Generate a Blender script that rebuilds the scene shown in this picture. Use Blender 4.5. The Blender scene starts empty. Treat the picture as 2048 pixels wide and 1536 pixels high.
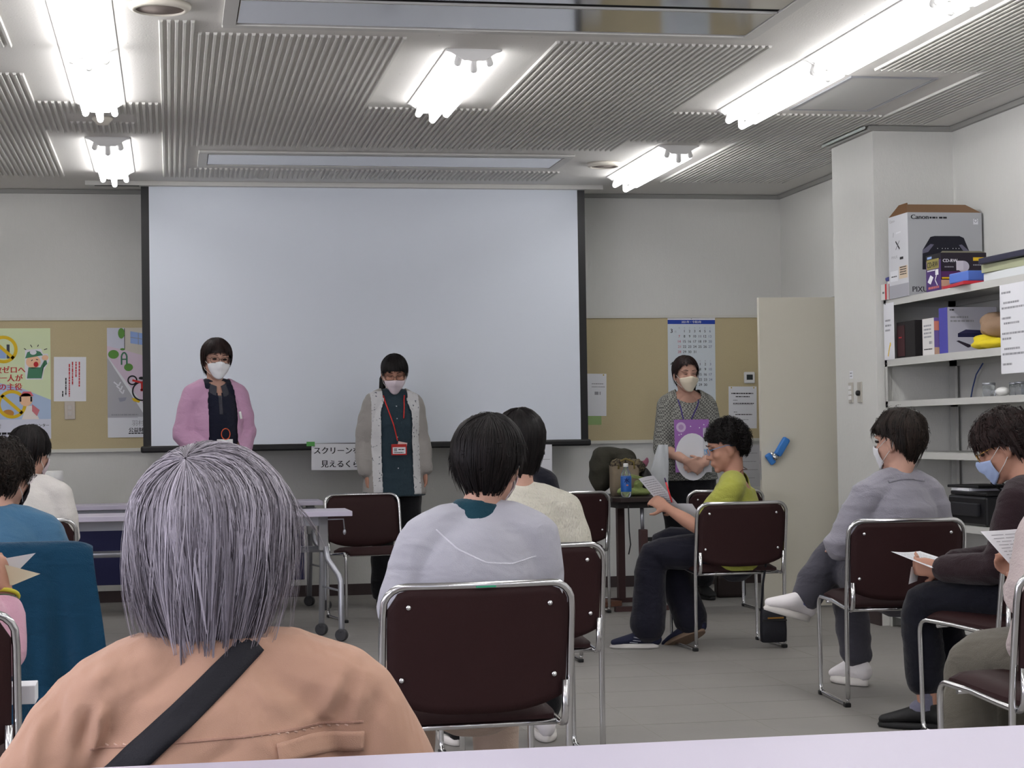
import bpy, bmesh, math, random
import numpy as np
from mathutils import Vector, Matrix, Euler
from mathutils.bvhtree import BVHTree
PI = math.pi
V = Vector
random.seed(7)
rng = np.random.default_rng(7)
sc = bpy.context.scene
C = sc.collection

# ------------------------------------------------------------------ camera, world, light, exposure
cam_d = bpy.data.cameras.new('camera'); cam = bpy.data.objects.new('camera', cam_d); C.objects.link(cam)
cam_d.sensor_width = 36.0; cam_d.lens = 3741.16/2048*36.0; cam_d.clip_start = 0.05; cam_d.clip_end = 100
def cam_matrix(yaw, pit, rol, loc):
    cy, sy, cp, sp = math.cos(yaw), math.sin(yaw), math.cos(pit), math.sin(pit)
    F = V((sy*cp, cy*cp, sp)); r = V((cy, -sy, 0)); u = r.cross(F)
    r2 = math.cos(rol)*r+math.sin(rol)*u; u2 = -math.sin(rol)*r+math.cos(rol)*u
    m = Matrix((r2, u2, -F)).transposed().to_4x4(); m.translation = loc
    return m
cam.matrix_world = cam_matrix(0.18077, 0.025835, -0.0150719, V((0, 0, 1.12)))
cam_d.dof.use_dof = False
sc.camera = cam
world = bpy.data.worlds.new('world'); sc.world = world; world.use_nodes = True
bg = world.node_tree.nodes['Background']; bg.inputs[0].default_value = (0.80, 0.86, 1.0, 1); bg.inputs[1].default_value = 1.0
sc.view_settings.view_transform = 'Standard'; sc.view_settings.look = 'None'
sc.view_settings.exposure = 0.0; sc.view_settings.gamma = 1.0
TUBE = 13.0      # radiance of a fluorescent tube
DAY = 46.0       # watts through each window of the left wall
REAR = 45.0      # watts through each added window of the rear wall, unseen behind the viewpoint
def window_light(name, loc, rot, sx, sy, power, col):
    l = bpy.data.lights.new(name, 'AREA'); l.shape = 'RECTANGLE'; l.size = sx; l.size_y = sy; l.energy = power; l.color = col
    o = bpy.data.objects.new(name, l); C.objects.link(o); o.location = loc; o.rotation_euler = rot
    return o
for k, y in enumerate((0.2, 2.5, 4.8)):
    window_light('window_daylight', (-4.02, y, 1.6), (0, math.radians(-90), 0), 1.3, 1.8, DAY, (0.90, 0.87, 1.0))

for x in (-2.2, 0.2, 2.6):
    window_light('window_daylight', (x, -1.55, 1.75), (math.radians(90), 0, math.radians(180)), 1.7, 1.4, REAR, (0.92, 0.86, 1.0))  # rear window lights added to brighten the room from behind the viewpoint

# ------------------------------------------------------------------ helpers
def lin(c):
    o = []
    for v in c:
        v = v/255.0
        o.append(v/12.92 if v <= 0.04045 else ((v+0.055)/1.055)**2.4)
    return (o[0], o[1], o[2], 1.0)
MATS = {}
def mat(name, rgb, rough=0.7, metal=0.0, var=None, bump=None, emit=None, spec=0.5, rgb2=None, attr=False, trans=0.0, alpha=1.0, kind='noise', ior=1.45, sheen=0.0, wrinkle=None):
    """procedural material: var=(scale, amount) colour mottling, bump=(scale, strength)"""
    if name in MATS: return MATS[name]
    m = bpy.data.materials.new(name); MATS[name] = m; m.use_nodes = True
    nt = m.node_tree; p = nt.nodes['Principled BSDF']
    base = lin(rgb)
    p.inputs['Base Color'].default_value = base; p.inputs['Roughness'].default_value = rough
    p.inputs['Metallic'].default_value = metal; p.inputs['Specular IOR Level'].default_value = spec
    p.inputs['Transmission Weight'].default_value = trans; p.inputs['Alpha'].default_value = alpha; p.inputs['IOR'].default_value = ior
    if sheen: p.inputs['Sheen Weight'].default_value = sheen
    tc = nt.nodes.new('ShaderNodeTexCoord')
    if var:
        t = nt.nodes.new('ShaderNodeTexNoise' if kind != 'check' else 'ShaderNodeTexChecker')
        t.inputs['Scale'].default_value = var[0]
        if kind != 'check': t.inputs['Detail'].default_value = 4.0
        mp = nt.nodes.new('ShaderNodeMapping')
        if len(var) > 2: mp.inputs['Scale'].default_value = var[2]
        nt.links.new(tc.outputs['Object'], mp.inputs[0]); nt.links.new(mp.outputs[0], t.inputs['Vector'])
        mx = nt.nodes.new('ShaderNodeMix'); mx.data_type = 'RGBA'
        c2 = lin(rgb2) if rgb2 else tuple(min(1, v*(1-var[1])) for v in base[:3])+(1,)
        mx.inputs[6].default_value = base; mx.inputs[7].default_value = c2
        if kind == 'speck':
            r = nt.nodes.new('ShaderNodeValToRGB'); r.color_ramp.elements[0].position = var[1]; r.color_ramp.elements[1].position = var[1]+0.05
            nt.links.new(t.outputs[0], r.inputs[0]); nt.links.new(r.outputs[0], mx.inputs[0])
        elif kind == 'noise2':
            r = nt.nodes.new('ShaderNodeValToRGB'); r.color_ramp.elements[0].position = 0.4; r.color_ramp.elements[1].position = 0.6
            nt.links.new(t.outputs[0], r.inputs[0]); nt.links.new(r.outputs[0], mx.inputs[0])
        else:
            nt.links.new(t.outputs[1 if kind == 'check' else 0], mx.inputs[0])
        nt.links.new(mx.outputs[2], p.inputs['Base Color'])
        if kind == 'check':
            t.inputs[1].default_value = (0, 0, 0, 1); t.inputs[2].default_value = (1, 1, 1, 1)
    if attr:
        a = nt.nodes.new('ShaderNodeAttribute'); a.attribute_name = 'tone'
        mx = nt.nodes.new('ShaderNodeMix'); mx.data_type = 'RGBA'
        mx.inputs[6].default_value = base; mx.inputs[7].default_value = lin(rgb2)
        nt.links.new(a.outputs['Fac'], mx.inputs[0]); nt.links.new(mx.outputs[2], p.inputs['Base Color'])
    if wrinkle:
        bump = bump or (300, 0.0)
    if bump:
        n = nt.nodes.new('ShaderNodeTexNoise'); n.inputs['Scale'].default_value = bump[0]; n.inputs['Detail'].default_value = 3.0
        mp = nt.nodes.new('ShaderNodeMapping')
        if len(bump) > 2: mp.inputs['Scale'].default_value = bump[2]
        nt.links.new(tc.outputs['Object'], mp.inputs[0]); nt.links.new(mp.outputs[0], n.inputs['Vector'])
        b = nt.nodes.new('ShaderNodeBump'); b.inputs['Strength'].default_value = bump[1]; b.inputs['Distance'].default_value = 0.01
        nt.links.new(n.outputs[0], b.inputs['Height']); nt.links.new(b.outputs[0], p.inputs['Normal'])
        if wrinkle:
            n2 = nt.nodes.new('ShaderNodeTexNoise'); n2.inputs['Scale'].default_value = wrinkle[0]; n2.inputs['Detail'].default_value = 2.0; n2.inputs['Distortion'].default_value = 0.6
            mp2 = nt.nodes.new('ShaderNodeMapping'); mp2.inputs['Scale'].default_value = wrinkle[2] if len(wrinkle) > 2 else (1, 1, 1)
            nt.links.new(tc.outputs['Object'], mp2.inputs[0]); nt.links.new(mp2.outputs[0], n2.inputs['Vector'])
            b2 = nt.nodes.new('ShaderNodeBump'); b2.inputs['Strength'].default_value = wrinkle[1]; b2.inputs['Distance'].default_value = 0.03
            nt.links.new(n2.outputs[0], b2.inputs['Height']); nt.links.new(b2.outputs[0], b.inputs['Normal'])
    if emit:
        p.inputs['Emission Color'].default_value = emit[0]+(1,); p.inputs['Emission Strength'].default_value = emit[1]
    return m

def frame_of(t, ref):
    t = t.normalized()
    s = ref-t*ref.dot(t)
    if s.length < 1e-4:
        ref = V((0, 1, 0)) if abs(t.y) < 0.9 else V((1, 0, 0)); s = ref-t*ref.dot(t)
    s.normalize()
    return t, s, t.cross(s)

class MB:
    """collects shapes; build() links them as ONE mesh object"""
    def __init__(self): self.bm = bmesh.new(); self.smooth = False
    def _face(self, vs, m):
        try:
            f = self.bm.faces.new(vs); f.material_index = m; f.smooth = self.smooth
            return f
        except ValueError: return None
    def box(self, c, s, rot=None, m=0, bevel=0.0):
        r = rot.to_matrix() if isinstance(rot, Euler) else (rot or Matrix.Identity(3))
        M = Matrix.Translation(c) @ r.to_4x4() @ Matrix.Diagonal((s[0], s[1], s[2], 1))
        g = bmesh.ops.create_cube(self.bm, size=1.0, matrix=M)
        fs = set(f for v in g['verts'] for f in v.link_faces)
        for f in fs: f.material_index = m
        if bevel > 0:
            es = set(e for f in fs for e in f.edges)
            r = bmesh.ops.bevel(self.bm, geom=list(es), offset=bevel, segments=2, affect='EDGES', profile=0.5)
            for f in r['faces']: f.material_index = m
        return self
    def span(self, a, b, m=0, bevel=0.0):
        a = V(a); b = V(b)
        return self.box((a+b)/2, [abs(b[i]-a[i]) for i in range(3)], m=m, bevel=bevel)
    def ball(self, c, r, rot=None, m=0, sub=2):
        if isinstance(r, (int, float)): r = (r, r, r)
        R = rot.to_matrix() if isinstance(rot, Euler) else (rot or Matrix.Identity(3))
        M = Matrix.Translation(c) @ R.to_4x4() @ Matrix.Diagonal((r[0], r[1], r[2], 1))
        g = bmesh.ops.create_icosphere(self.bm, subdivisions=sub, radius=1.0, matrix=M)
        for f in set(f for v in g['verts'] for f in v.link_faces): f.material_index = m; f.smooth = True
        return self
    def tube(self, pts, rad, seg=10, m=0, side=None, cap=True, closed=False, smooth=True):
        """rad: number, list of numbers or list of (rx, ry); rounded caps"""
        pts = [V(p) for p in pts]; n = len(pts)
        if isinstance(rad, (int, float, tuple)): rad = [rad]*n
        rad = [(r, r) if isinstance(r, (int, float)) else r for r in rad]
        prev = V(side) if side is not None else None
        rings = []
        items = []
        for i, p in enumerate(pts):
            if closed: t = (pts[(i+1) % n]-p).normalized()+(p-pts[i-1]).normalized()
            elif i == 0: t = pts[1]-p
            elif i == n-1: t = p-pts[i-1]
            else: t = (pts[i+1]-p).normalized()+(p-pts[i-1]).normalized()
            if t.length < 1e-6: t = pts[min(i+1, n-1)]-pts[max(i-1, 0)]
            if side is not None: t, s, b = frame_of(t, V(side))
            else:
                if prev is None: prev = V((0, 0, 1)) if abs(t.normalized().z) < 0.9 else V((1, 0, 0))
                t, s, b = frame_of(t, prev); prev = s
            items.append((p, t, s, b, rad[i]))
        if cap == 'round' and not closed:
            p, t, s, b, r = items[0]; k = min(r); pre = [(p-t*k*0.9, t, s, b, (r[0]*0.35, r[1]*0.35)), (p-t*k*0.6, t, s, b, (r[0]*0.78, r[1]*0.78))]
            p, t, s, b, r = items[-1]; k = min(r); post = [(p+t*k*0.6, t, s, b, (r[0]*0.78, r[1]*0.78)), (p+t*k*0.9, t, s, b, (r[0]*0.35, r[1]*0.35))]
            items = pre+items+post
        for p, t, s, b, r in items:
            rings.append([self.bm.verts.new(p+s*(r[0]*math.cos(2*PI*k/seg))+b*(r[1]*math.sin(2*PI*k/seg))) for k in range(seg)])
        N = len(rings)
        old = self.smooth; self.smooth = smooth
        for i in range(N if closed else N-1):
            a, b2 = rings[i], rings[(i+1) % N]
            for k in range(seg): self._face((a[k], a[(k+1) % seg], b2[(k+1) % seg], b2[k]), m)
        self.smooth = False
        if cap and not closed:
            self._face(list(reversed(rings[0])), m); self._face(rings[-1], m)
        self.smooth = old
        return self
    def prism(self, poly, origin, ux, uy, depth, m=0):
        """polygon (list of 2D) in plane origin+ux*x+uy*y, extruded along ux x uy by depth"""
        origin, ux, uy = V(origin), V(ux), V(uy); n = ux.cross(uy)
        a = [self.bm.verts.new(origin+ux*p[0]+uy*p[1]) for p in poly]
        b = [self.bm.verts.new(origin+ux*p[0]+uy*p[1]+n*depth) for p in poly]
        self._face(list(reversed(a)), m); self._face(b, m)
        for i in range(len(poly)):
            j = (i+1) % len(poly); self._face((a[i], a[j], b[j], b[i]), m)
        return self
    def lathe(self, prof, c=(0, 0, 0), seg=24, m=0, M=None):
        c = V(c); rings = []; self.smooth = True
        for r, z in prof:
            ring = []
            for k in range(seg):
                p = V((r*math.cos(2*PI*k/seg), r*math.sin(2*PI*k/seg), z))
                ring.append(self.bm.verts.new(c+((M @ p) if M else p)))
            rings.append(ring)
        for a, b in zip(rings, rings[1:]):
            for k in range(seg): self._face((a[k], a[(k+1) % seg], b[(k+1) % seg], b[k]), m)
        self.smooth = False
        self._face(list(reversed(rings[0])), m); self._face(rings[-1], m)
        return self
    def grid(self, P, m=0, smooth=True, closed_u=False):
        vs = [[self.bm.verts.new(p) for p in row] for row in P]
        self.smooth = smooth
        for a, b in zip(vs, vs[1:]):
            n = len(a)
            for k in range(n if closed_u else n-1): self._face((a[k], a[(k+1) % n], b[(k+1) % n], b[k]), m)
        self.smooth = False
        return vs
    def mesh(self, name, recalc=True):
        if recalc: bmesh.ops.recalc_face_normals(self.bm, faces=self.bm.faces)
        me = bpy.data.meshes.new(name); self.bm.to_mesh(me); self.bm.free()
        return me
    def build(self, name, mats, parent=None, recalc=True):
        me = self.mesh(name, recalc)
        for m in (mats if isinstance(mats, (list, tuple)) else [mats]): me.materials.append(m)
        return link(name, me, parent)

def link(name, data, parent=None, loc=None):
    o = bpy.data.objects.new(name, data); C.objects.link(o)
    if parent: o.parent = parent
    if loc is not None: o.location = loc
    return o
def tag(o, label=None, cat=None, group=None, kind=None):
    if label: o['label'] = label
    if cat: o['category'] = cat
    if group: o['group'] = group
    if kind: o['kind'] = kind
    return o
def thing(name, label, cat, loc=(0, 0, 0), rz=0.0, group=None):
    o = bpy.data.objects.new(name, None); C.objects.link(o); o.empty_display_size = 0.1
    o.location = loc; o.rotation_euler = (0, 0, rz)
    return tag(o, label, cat, group)
def structure(o): o['kind'] = 'structure'; return o
def copy_tree(o, parent=None):
    c = o.copy(); C.objects.link(c)
    if parent: c.parent = parent
    for ch in list(o.children): copy_tree(ch, c)
    return c
def baked(me_or_obj_mesh, mods):
    """evaluate modifiers on a mesh, return the new mesh"""
    t = bpy.data.objects.new('t', me_or_obj_mesh); C.objects.link(t)
    for typ, kw in mods:
        md = t.modifiers.new(typ, typ)
        for k, v in kw.items(): setattr(md, k, v)
    dg = bpy.context.evaluated_depsgraph_get(); dg.update()
    me = bpy.data.meshes.new_from_object(t.evaluated_get(dg), depsgraph=dg)
    bpy.data.objects.remove(t); bpy.data.meshes.remove(me_or_obj_mesh)
    return me
def get_co(me):
    a = np.empty(len(me.vertices)*3); me.vertices.foreach_get('co', a); return a.reshape(-1, 3)
def get_no(me):
    a = np.empty(len(me.vertices)*3); me.vertices.foreach_get('normal', a); return a.reshape(-1, 3)
def set_co(me, a): me.vertices.foreach_set('co', a.ravel()); me.update()
def set_smooth(me): me.polygons.foreach_set('use_smooth', [True]*len(me.polygons))
def folds(P, seed, freq=(6, 6, 22), n=6):
    """cloth folds, about -1..1: soft waves plus sharper creases, warped so they do not run straight"""
    r = np.random.default_rng(seed); f = np.array(freq)*2.2
    warp = np.stack([np.sin(P @ r.normal(0, 8, 3)+r.uniform(0, 6)) for _ in range(3)], 1)*0.03
    Q = P+warp; o = 0; w = 0
    for i in range(n):
        k = r.normal(0, 1, 3)*f; o = o+np.sin(Q @ k+r.uniform(0, 6))
    for i in range(4):
        k = r.normal(0, 1, 3)*f*1.5; m = 0.5+0.5*np.sin(P @ r.normal(0, 9, 3)+r.uniform(0, 6))
        w = w+(1-1.7*np.abs(np.sin(Q @ k*0.5+r.uniform(0, 6)))**0.75)*m
    return o/np.sqrt(n)*0.5+w*0.42
def remeshed(name, mb, mats, parent, voxel=0.008, smooth=4, disp=None, cut=None, thick=0.0):
    me = mb.mesh(name)
    me = baked(me, [('REMESH', dict(mode='VOXEL', voxel_size=voxel, use_smooth_shade=True)), ('SMOOTH', dict(factor=0.5, iterations=smooth))])
    me.name = name
    if disp is not None:
        P = get_co(me); set_co(me, P+get_no(me)*disp(P)[:, None])
    if cut is not None:
        bm = bmesh.new(); bm.from_mesh(me)
        bmesh.ops.delete(bm, geom=[v for v in bm.verts if cut(v.co)], context='VERTS')
        bm.to_mesh(me); bm.free()
        if thick: me = baked(me, [('SMOOTH', dict(factor=0.5, iterations=5)), ('SOLIDIFY', dict(thickness=thick, offset=1.0))]); me.name = name
    me.materials.clear()
    for m in (mats if isinstance(mats, (list, tuple)) else [mats]): me.materials.append(m)
    set_smooth(me)
    return link(name, me, parent)

# text -------------------------------------------------------------
TXT = {}
def text_polys(s):
    if s in TXT: return TXT[s]
    cu = bpy.data.curves.new('t', 'FONT'); cu.body = s; cu.size = 1.0; cu.resolution_u = 3
    o = bpy.data.objects.new('t', cu); C.objects.link(o)
    dg = bpy.context.evaluated_depsgraph_get(); dg.update()
    me = bpy.data.meshes.new_from_object(o.evaluated_get(dg), depsgraph=dg)
    vs = [(v.co.x, v.co.y) for v in me.vertices]; fs = [tuple(p.vertices) for p in me.polygons]
    bpy.data.objects.remove(o); bpy.data.curves.remove(cu); bpy.data.meshes.remove(me)
    TXT[s] = (vs, fs); return TXT[s]
class Sheet:
    """flat printed sheet: local x right, z up, front towards -y; layers sit 0.4 mm apart"""
    def __init__(self, w, h, base, th=0.0012, back=None):
        self.mb = MB(); self.mats = []; self.w = w; self.h = h; self.th = th
        i = self.mi(base); self.mb.span((0, 0, 0), (w, th, h), m=i)
        self.M = None
    def mi(self, m):
        if m not in self.mats: self.mats.append(m)
        return self.mats.index(m)
    def poly(self, pts, m, l=1):
        i = self.mi(m); y = -0.0005*l
        vs = [self.mb.bm.verts.new((p[0], y, p[1])) for p in pts]
        f = self.mb._face(vs, i)
        if f and len(vs) > 4: bmesh.ops.triangulate(self.mb.bm, faces=[f])
        return self
    def rect(self, x, z, w, h, m, l=1): return self.poly([(x, z), (x+w, z), (x+w, z+h), (x, z+h)], m, l)
    def disc(self, x, z, rx, rz, m, l=1, n=28): return self.poly([(x+rx*math.cos(2*PI*k/n), z+rz*math.sin(2*PI*k/n)) for k in range(n)], m, l)
    def ring(self, x, z, r, w, m, l=1, n=32):
        for k in range(n):
            a, b = 2*PI*k/n, 2*PI*(k+1)/n
            self.poly([(x+r*math.cos(a), z+r*math.sin(a)), (x+r*math.cos(b), z+r*math.sin(b)), (x+(r-w)*math.cos(b), z+(r-w)*math.sin(b)), (x+(r-w)*math.cos(a), z+(r-w)*math.sin(a))], m, l)
        return self
    def line(self, pts, w, m, l=1):
        for a, b in zip(pts, pts[1:]):
            d = V((b[0]-a[0], b[1]-a[1])); 
            if d.length < 1e-6: continue
            n = V((-d.y, d.x)).normalized()*w/2
            self.poly([(a[0]+n.x, a[1]+n.y), (b[0]+n.x, b[1]+n.y), (b[0]-n.x, b[1]-n.y), (a[0]-n.x, a[1]-n.y)], m, l)
        return self
    def text(self, s, x, z, size, m, l=2, align='l', sx=1.0, rot=0.0, bold=0.0):
        vs, fs = text_polys(s)
        if not vs: return self
        x0 = min(v[0] for v in vs); x1 = max(v[0] for v in vs)
        off = {'l': 0, 'c': (x0+x1)/2, 'r': x1}[align]
        i = self.mi(m); cr, sr = math.cos(rot), math.sin(rot)
        for dx in ((0,) if not bold else (-bold, bold)):
            bv = []
            for v in vs:
                px, pz = (v[0]-off)*size*sx+dx, v[1]*size
                bv.append(self.mb.bm.verts.new((x+px*cr-pz*sr, -0.0005*l-(0.00005 if dx > 0 else 0), z+px*sr+pz*cr)))
            for f in fs: self.mb._face([bv[k] for k in f], i)
        return self
    def dashes(self, x, z, w, size, m, seed=0, l=1, vert=False):
        """a line of small print too fine to read"""
        r = random.Random(seed); p = 0
        while p < w:
            d = min(r.uniform(0.5, 2.2)*size, w-p)
            if vert: self.rect(x, z-p-d, size*0.75, d, m, l)
            else: self.rect(x+p, z, d, size*0.75, m, l)
            p += d+size*0.28
        return self
    def build(self, name, loc, rz=0.0, tilt=(0, 0), parent=None, bend=None):
        me = self.mb.mesh(name)
        if bend:
            P = get_co(me); set_co(me, bend(P))
        for m in self.mats: me.materials.append(m)
        o = link(name, me, parent); o.location = loc; o.rotation_euler = (tilt[0], tilt[1], rz)
        return o
# ------------------------------------------------------------------ materials
WALL = mat('wallpaper', (214, 214, 210), 0.85, var=(60, 0.05, (1, 1, 0.2)), bump=(180, 0.15, (1, 1, 0.3)))
CEIL = mat('ceiling_board', (222, 220, 216), 0.9, var=(75, 0.70), rgb2=(120, 116, 110), kind='speck', bump=(120, 0.12))
CEIL2 = mat('ceiling_rib', (214, 213, 208), 0.9, bump=(200, 0.1))
FLOOR = mat('floor_tile', (143, 140, 136), 0.55, var=(3.2, 0.16), bump=(40, 0.05))
BASEB = mat('baseboard_brown', (62, 50, 50), 0.6)
TRIM = mat('trim_grey', (150, 150, 146), 0.5)
DARK = mat('dark_gap', (14, 14, 15), 0.8)
BLACK = mat('black_plastic', (20, 20, 22), 0.45)
WHITE = mat('white_plastic', (226, 226, 224), 0.45)
GREYP = mat('grey_plastic', (150, 150, 152), 0.5)
PAPER = mat('paper_white', (226, 227, 232), 0.8)
INK = mat('ink_black', (34, 34, 38), 0.8)
INKG = mat('ink_grey', (150, 150, 156), 0.8)
CHROME = mat('chrome', (214, 214, 216), 0.16, 1.0)
STEEL = mat('painted_steel', (196, 196, 192), 0.45)
SILVER = mat('silver_metal', (176, 178, 186), 0.35, 0.75)
LAMIN = mat('white_laminate', (194, 188, 206), 0.4)
CORK = mat('cork_felt', (198, 184, 148), 0.95, var=(160, 0.14), bump=(300, 0.2))
MIRROR = mat('glossy_flap', (205, 205, 206), 0.09, 0.85)
GLASSY = mat('clear_plastic', (235, 240, 245), 0.06, trans=0.92, ior=1.4)
def ink(n, rgb, rough=0.75): return mat('print_'+n, rgb, rough)

D = 13.1; ZC = 2.827; XR = 4.41; XL = -4.1; YB = -1.6
# ------------------------------------------------------------------ room shell
structure(MB().span((XL, YB, -0.12), (XR+0.1, D+0.1, 0)).build('floor', FLOOR))
# faint tile joints: thin strips in the floor's own object
fl = MB()
for k in range(0, 34): fl.span((XL, YB+0.45*k-0.0015, 0.0002), (XR, YB+0.45*k+0.0015, 0.0006))
for k in range(0, 19): fl.span((XL+0.45*k-0.0015, YB, 0.0002), (XL+0.45*k+0.0015, D, 0.0006))
structure(fl.build('trim_1', mat('tile_joint', (147, 145, 137), 0.6)))
structure(MB().span((XL-0.1, D, 0), (XR+0.1, D+0.12, ZC+0.1)).build('wall_back', WALL))
w = MB(); dz = 1.96
w.span((XR, YB, 0), (XR+0.12, 11.24, ZC+0.1)); w.span((XR, 12.02, 0), (XR+0.12, D, ZC+0.1)); w.span((XR, 11.24, dz), (XR+0.12, 12.02, ZC+0.1))
structure(w.build('wall_right', WALL))
structure(MB().span((XR+1.2, 10.6, 0), (XR+1.3, 12.8, ZC)).build('wall_corridor', WALL))
structure(MB().span((3.93, 10.02, 0), (XR, 10.687, ZC)).build('wall_pillar', WALL))
w = MB()
ys = [YB, -0.45, 0.85, 1.85, 3.15, 4.15, 5.45, D]
for a, b in zip(ys[0::2], ys[1::2]): w.span((XL-0.12, a, 0), (XL, b, ZC+0.1))
for a, b in zip(ys[1::2], ys[2::2]): w.span((XL-0.12, a, 0), (XL, b, 0.7)); w.span((XL-0.12, a, 2.5), (XL, b, ZC+0.1))
structure(w.build('wall_left', WALL))
w = MB(); xs = [XL-0.1, -3.1, -1.3, -0.7, 1.1, 1.7, 3.5, XR+0.1]
for a, b in zip(xs[0::2], xs[1::2]): w.span((a, YB-0.12, 0), (b, YB, ZC+0.1))
for a, b in zip(xs[1::2], xs[2::2]): w.span((a, YB-0.12, 0), (b, YB, 1.0)); w.span((a, YB-0.12, 2.5), (b, YB, ZC+0.1))
structure(w.build('wall_rear', WALL))
for k, (a, b) in enumerate(zip(xs[1::2], xs[2::2])):  # frames of the unseen rear windows, added for the light they let in
    f = MB(); f.span((a, YB-0.08, 1.0), (a+0.04, YB-0.02, 2.5)); f.span((b-0.04, YB-0.08, 1.0), (b, YB-0.02, 2.5)); f.span((a+0.04, YB-0.08, 1.0), (b-0.04, YB-0.02, 1.04)); f.span((a+0.04, YB-0.08, 2.46), (b-0.04, YB-0.02, 2.5)); f.span(((a+b)/2-0.02, YB-0.08, 1.04), ((a+b)/2+0.02, YB-0.02, 2.46))
    structure(f.build('window_%d' % (k+4), SILVER))
for k, (a, b) in enumerate(zip(ys[1::2], ys[2::2])):
    f = MB()
    f.span((XL-0.08, a, 0.7), (XL-0.02, a+0.04, 2.5)); f.span((XL-0.08, b-0.04, 0.7), (XL-0.02, b, 2.5))
    f.span((XL-0.08, a, 0.7), (XL-0.02, b, 0.74)); f.span((XL-0.08, a, 2.46), (XL-0.02, b, 2.5)); f.span((XL-0.08, (a+b)/2-0.02, 0.7), (XL-0.02, (a+b)/2+0.02, 2.5))
    structure(f.build('window_%d' % (k+1), SILVER))
structure(MB().span((XL, D-0.012, 0), (XR, D, 0.078)).build('baseboard_back', BASEB))
structure(MB().span((XR-0.012, YB, 0), (XR, 10.02, 0.078)).span((XR-0.012, 10.687, 0), (XR, 11.2, 0.078)).span((3.918, 10.02, 0), (3.93, 10.687, 0.078)).build('baseboard_right', BASEB))
# wall/ceiling edging
t = MB(); e = 0.025
t.span((XL, D-e, ZC-0.03), (XR, D, ZC-0.002)).span((XR-e, 10.69, ZC-0.03), (XR, D-e, ZC-0.002)).span((XR-e, YB, ZC-0.03), (XR, 10.02, ZC-0.002))
t.span((3.93-e, 9.995, ZC-0.03), (3.93, 10.712, ZC-0.002)).span((3.93, 9.995, ZC-0.03), (XR-e, 10.02, ZC-0.002)).span((3.93, 10.687, ZC-0.03), (XR-e, 10.712, ZC-0.002))
structure(t.build('trim_2', TRIM))
structure(MB().tube([(3.88, 10.02, ZC-0.012), (3.88, 10.70, ZC-0.012)], 0.009).build('trim_3', mat('pale_rail', (200, 208, 206), 0.4)))

# ceiling: plain board plus ribbed acoustic panels, one surface
c = MB()
c.span((XL-0.1, YB, ZC), (XR+0.1, D+0.1, ZC+0.1), m=0)
PITCH = 0.0322
def ribs(x0, x1, y0, y1):
    k0 = math.ceil((x0-0.004)/PITCH); k1 = math.floor((x1-0.018)/PITCH)
    for k in range(k0, k1+1):
        x = k*PITCH; b = c.bm
        pr = [(x, 0.0), (x+0.004, -0.011), (x+0.015, -0.011), (x+0.019, 0.0)]
        A = [b.verts.new((p[0], y0, ZC+p[1])) for p in pr]; B = [b.verts.new((p[0], y1, ZC+p[1])) for p in pr]
        for i in range(3):
            f = b.faces.new((A[i], A[i+1], B[i+1], B[i])); f.material_index = 1
        f = b.faces.new(A); f.material_index = 1
        f = b.faces.new(B); f.material_index = 1
YE = 12.39
for r in [(-4.0, -0.655, 8.93, YE), (-4.0, -0.655, 3.2, 8.31), (-0.655, -0.035, 9.66, 9.98), (-0.655, -0.035, 10.27, 10.61), (-0.655, -0.50, 9.98, 10.27), (-0.185, -0.035, 9.98, 10.27),
          (-0.035, 0.115, 7.73, YE), (0.115, 1.03, 7.95, 9.68), (1.655, 2.66, 7.96, 9.68), (0.115, 2.66, 9.68, 11.03), (0.115, 2.56, 11.98, YE),
          (2.66, 3.32, 9.68, 10.65), (3.32, 4.22, 9.67, 9.9), (3.32, 3.86, 9.9, YE), (3.86, 4.22, 10.75, YE), (3.85, 4.22, 8.42, 9.67), (3.32, 4.22, 3.0, 8.42),
          (0.0, 2.66, 3.0, 6.5)]: ribs(*r)
structure(c.build('ceiling', [CEIL, CEIL2], recalc=False))

# door leaf standing open, with its frame
fr = MB()
fr.span((XR-0.02, 11.2, 0), (XR+0.13, 11.24, dz+0.04)).span((XR-0.02, 12.02, 0), (XR+0.13, 12.06, dz+0.04)).span((XR-0.02, 11.2, dz), (XR+0.13, 12.06, dz+0.04))
structure(fr.build('trim_4', TRIM))
DOOR = mat('door_paint', (212, 208, 194), 0.5)
dr = link('door_1', MB().span((0, -0.04, 0.008), (-0.775, 0, 1.94)).mesh('door_1')); dr.data.materials.append(DOOR)
dr.location = (XR-0.008, 11.235, 0); dr.rotation_euler = (0, 0, math.radians(-1.5)); structure(dr)
h = MB(); q = Matrix.Rotation(math.radians(90), 3, 'X')
h.lathe([(0.030, 0), (0.030, 0.012), (0.024, 0.016), (0.012, 0.018), (0.012, 0.045), (0.020, 0.05), (0.020, 0.058), (0.0, 0.06)], (-0.70, -0.04, 0.945), 20, 0, q)
hd = h.build('door_handle', CHROME, dr)
cv = MB(); R = Euler((0, math.radians(32), 0))
cv.box((-0.655, -0.085, 1.005), (0.05, 0.035, 0.125), R, bevel=0.012); cv.box((-0.725, -0.062, 0.93), (0.04, 0.03, 0.075), Euler((0, math.radians(-35), 0)), bevel=0.01)
cvo = cv.build('handle_cover', mat('blue_cover', (58, 128, 205), 0.45), dr); cvo['label'] = 'bright blue handle cover'
lt = MB(); lt.span((-0.7765, -0.028, 0.80), (-0.7755, -0.012, 0.98)).span((-0.779, -0.026, 0.90), (-0.7745, -0.014, 0.925)); lt.build('latch_plate', SILVER, dr)

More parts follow.
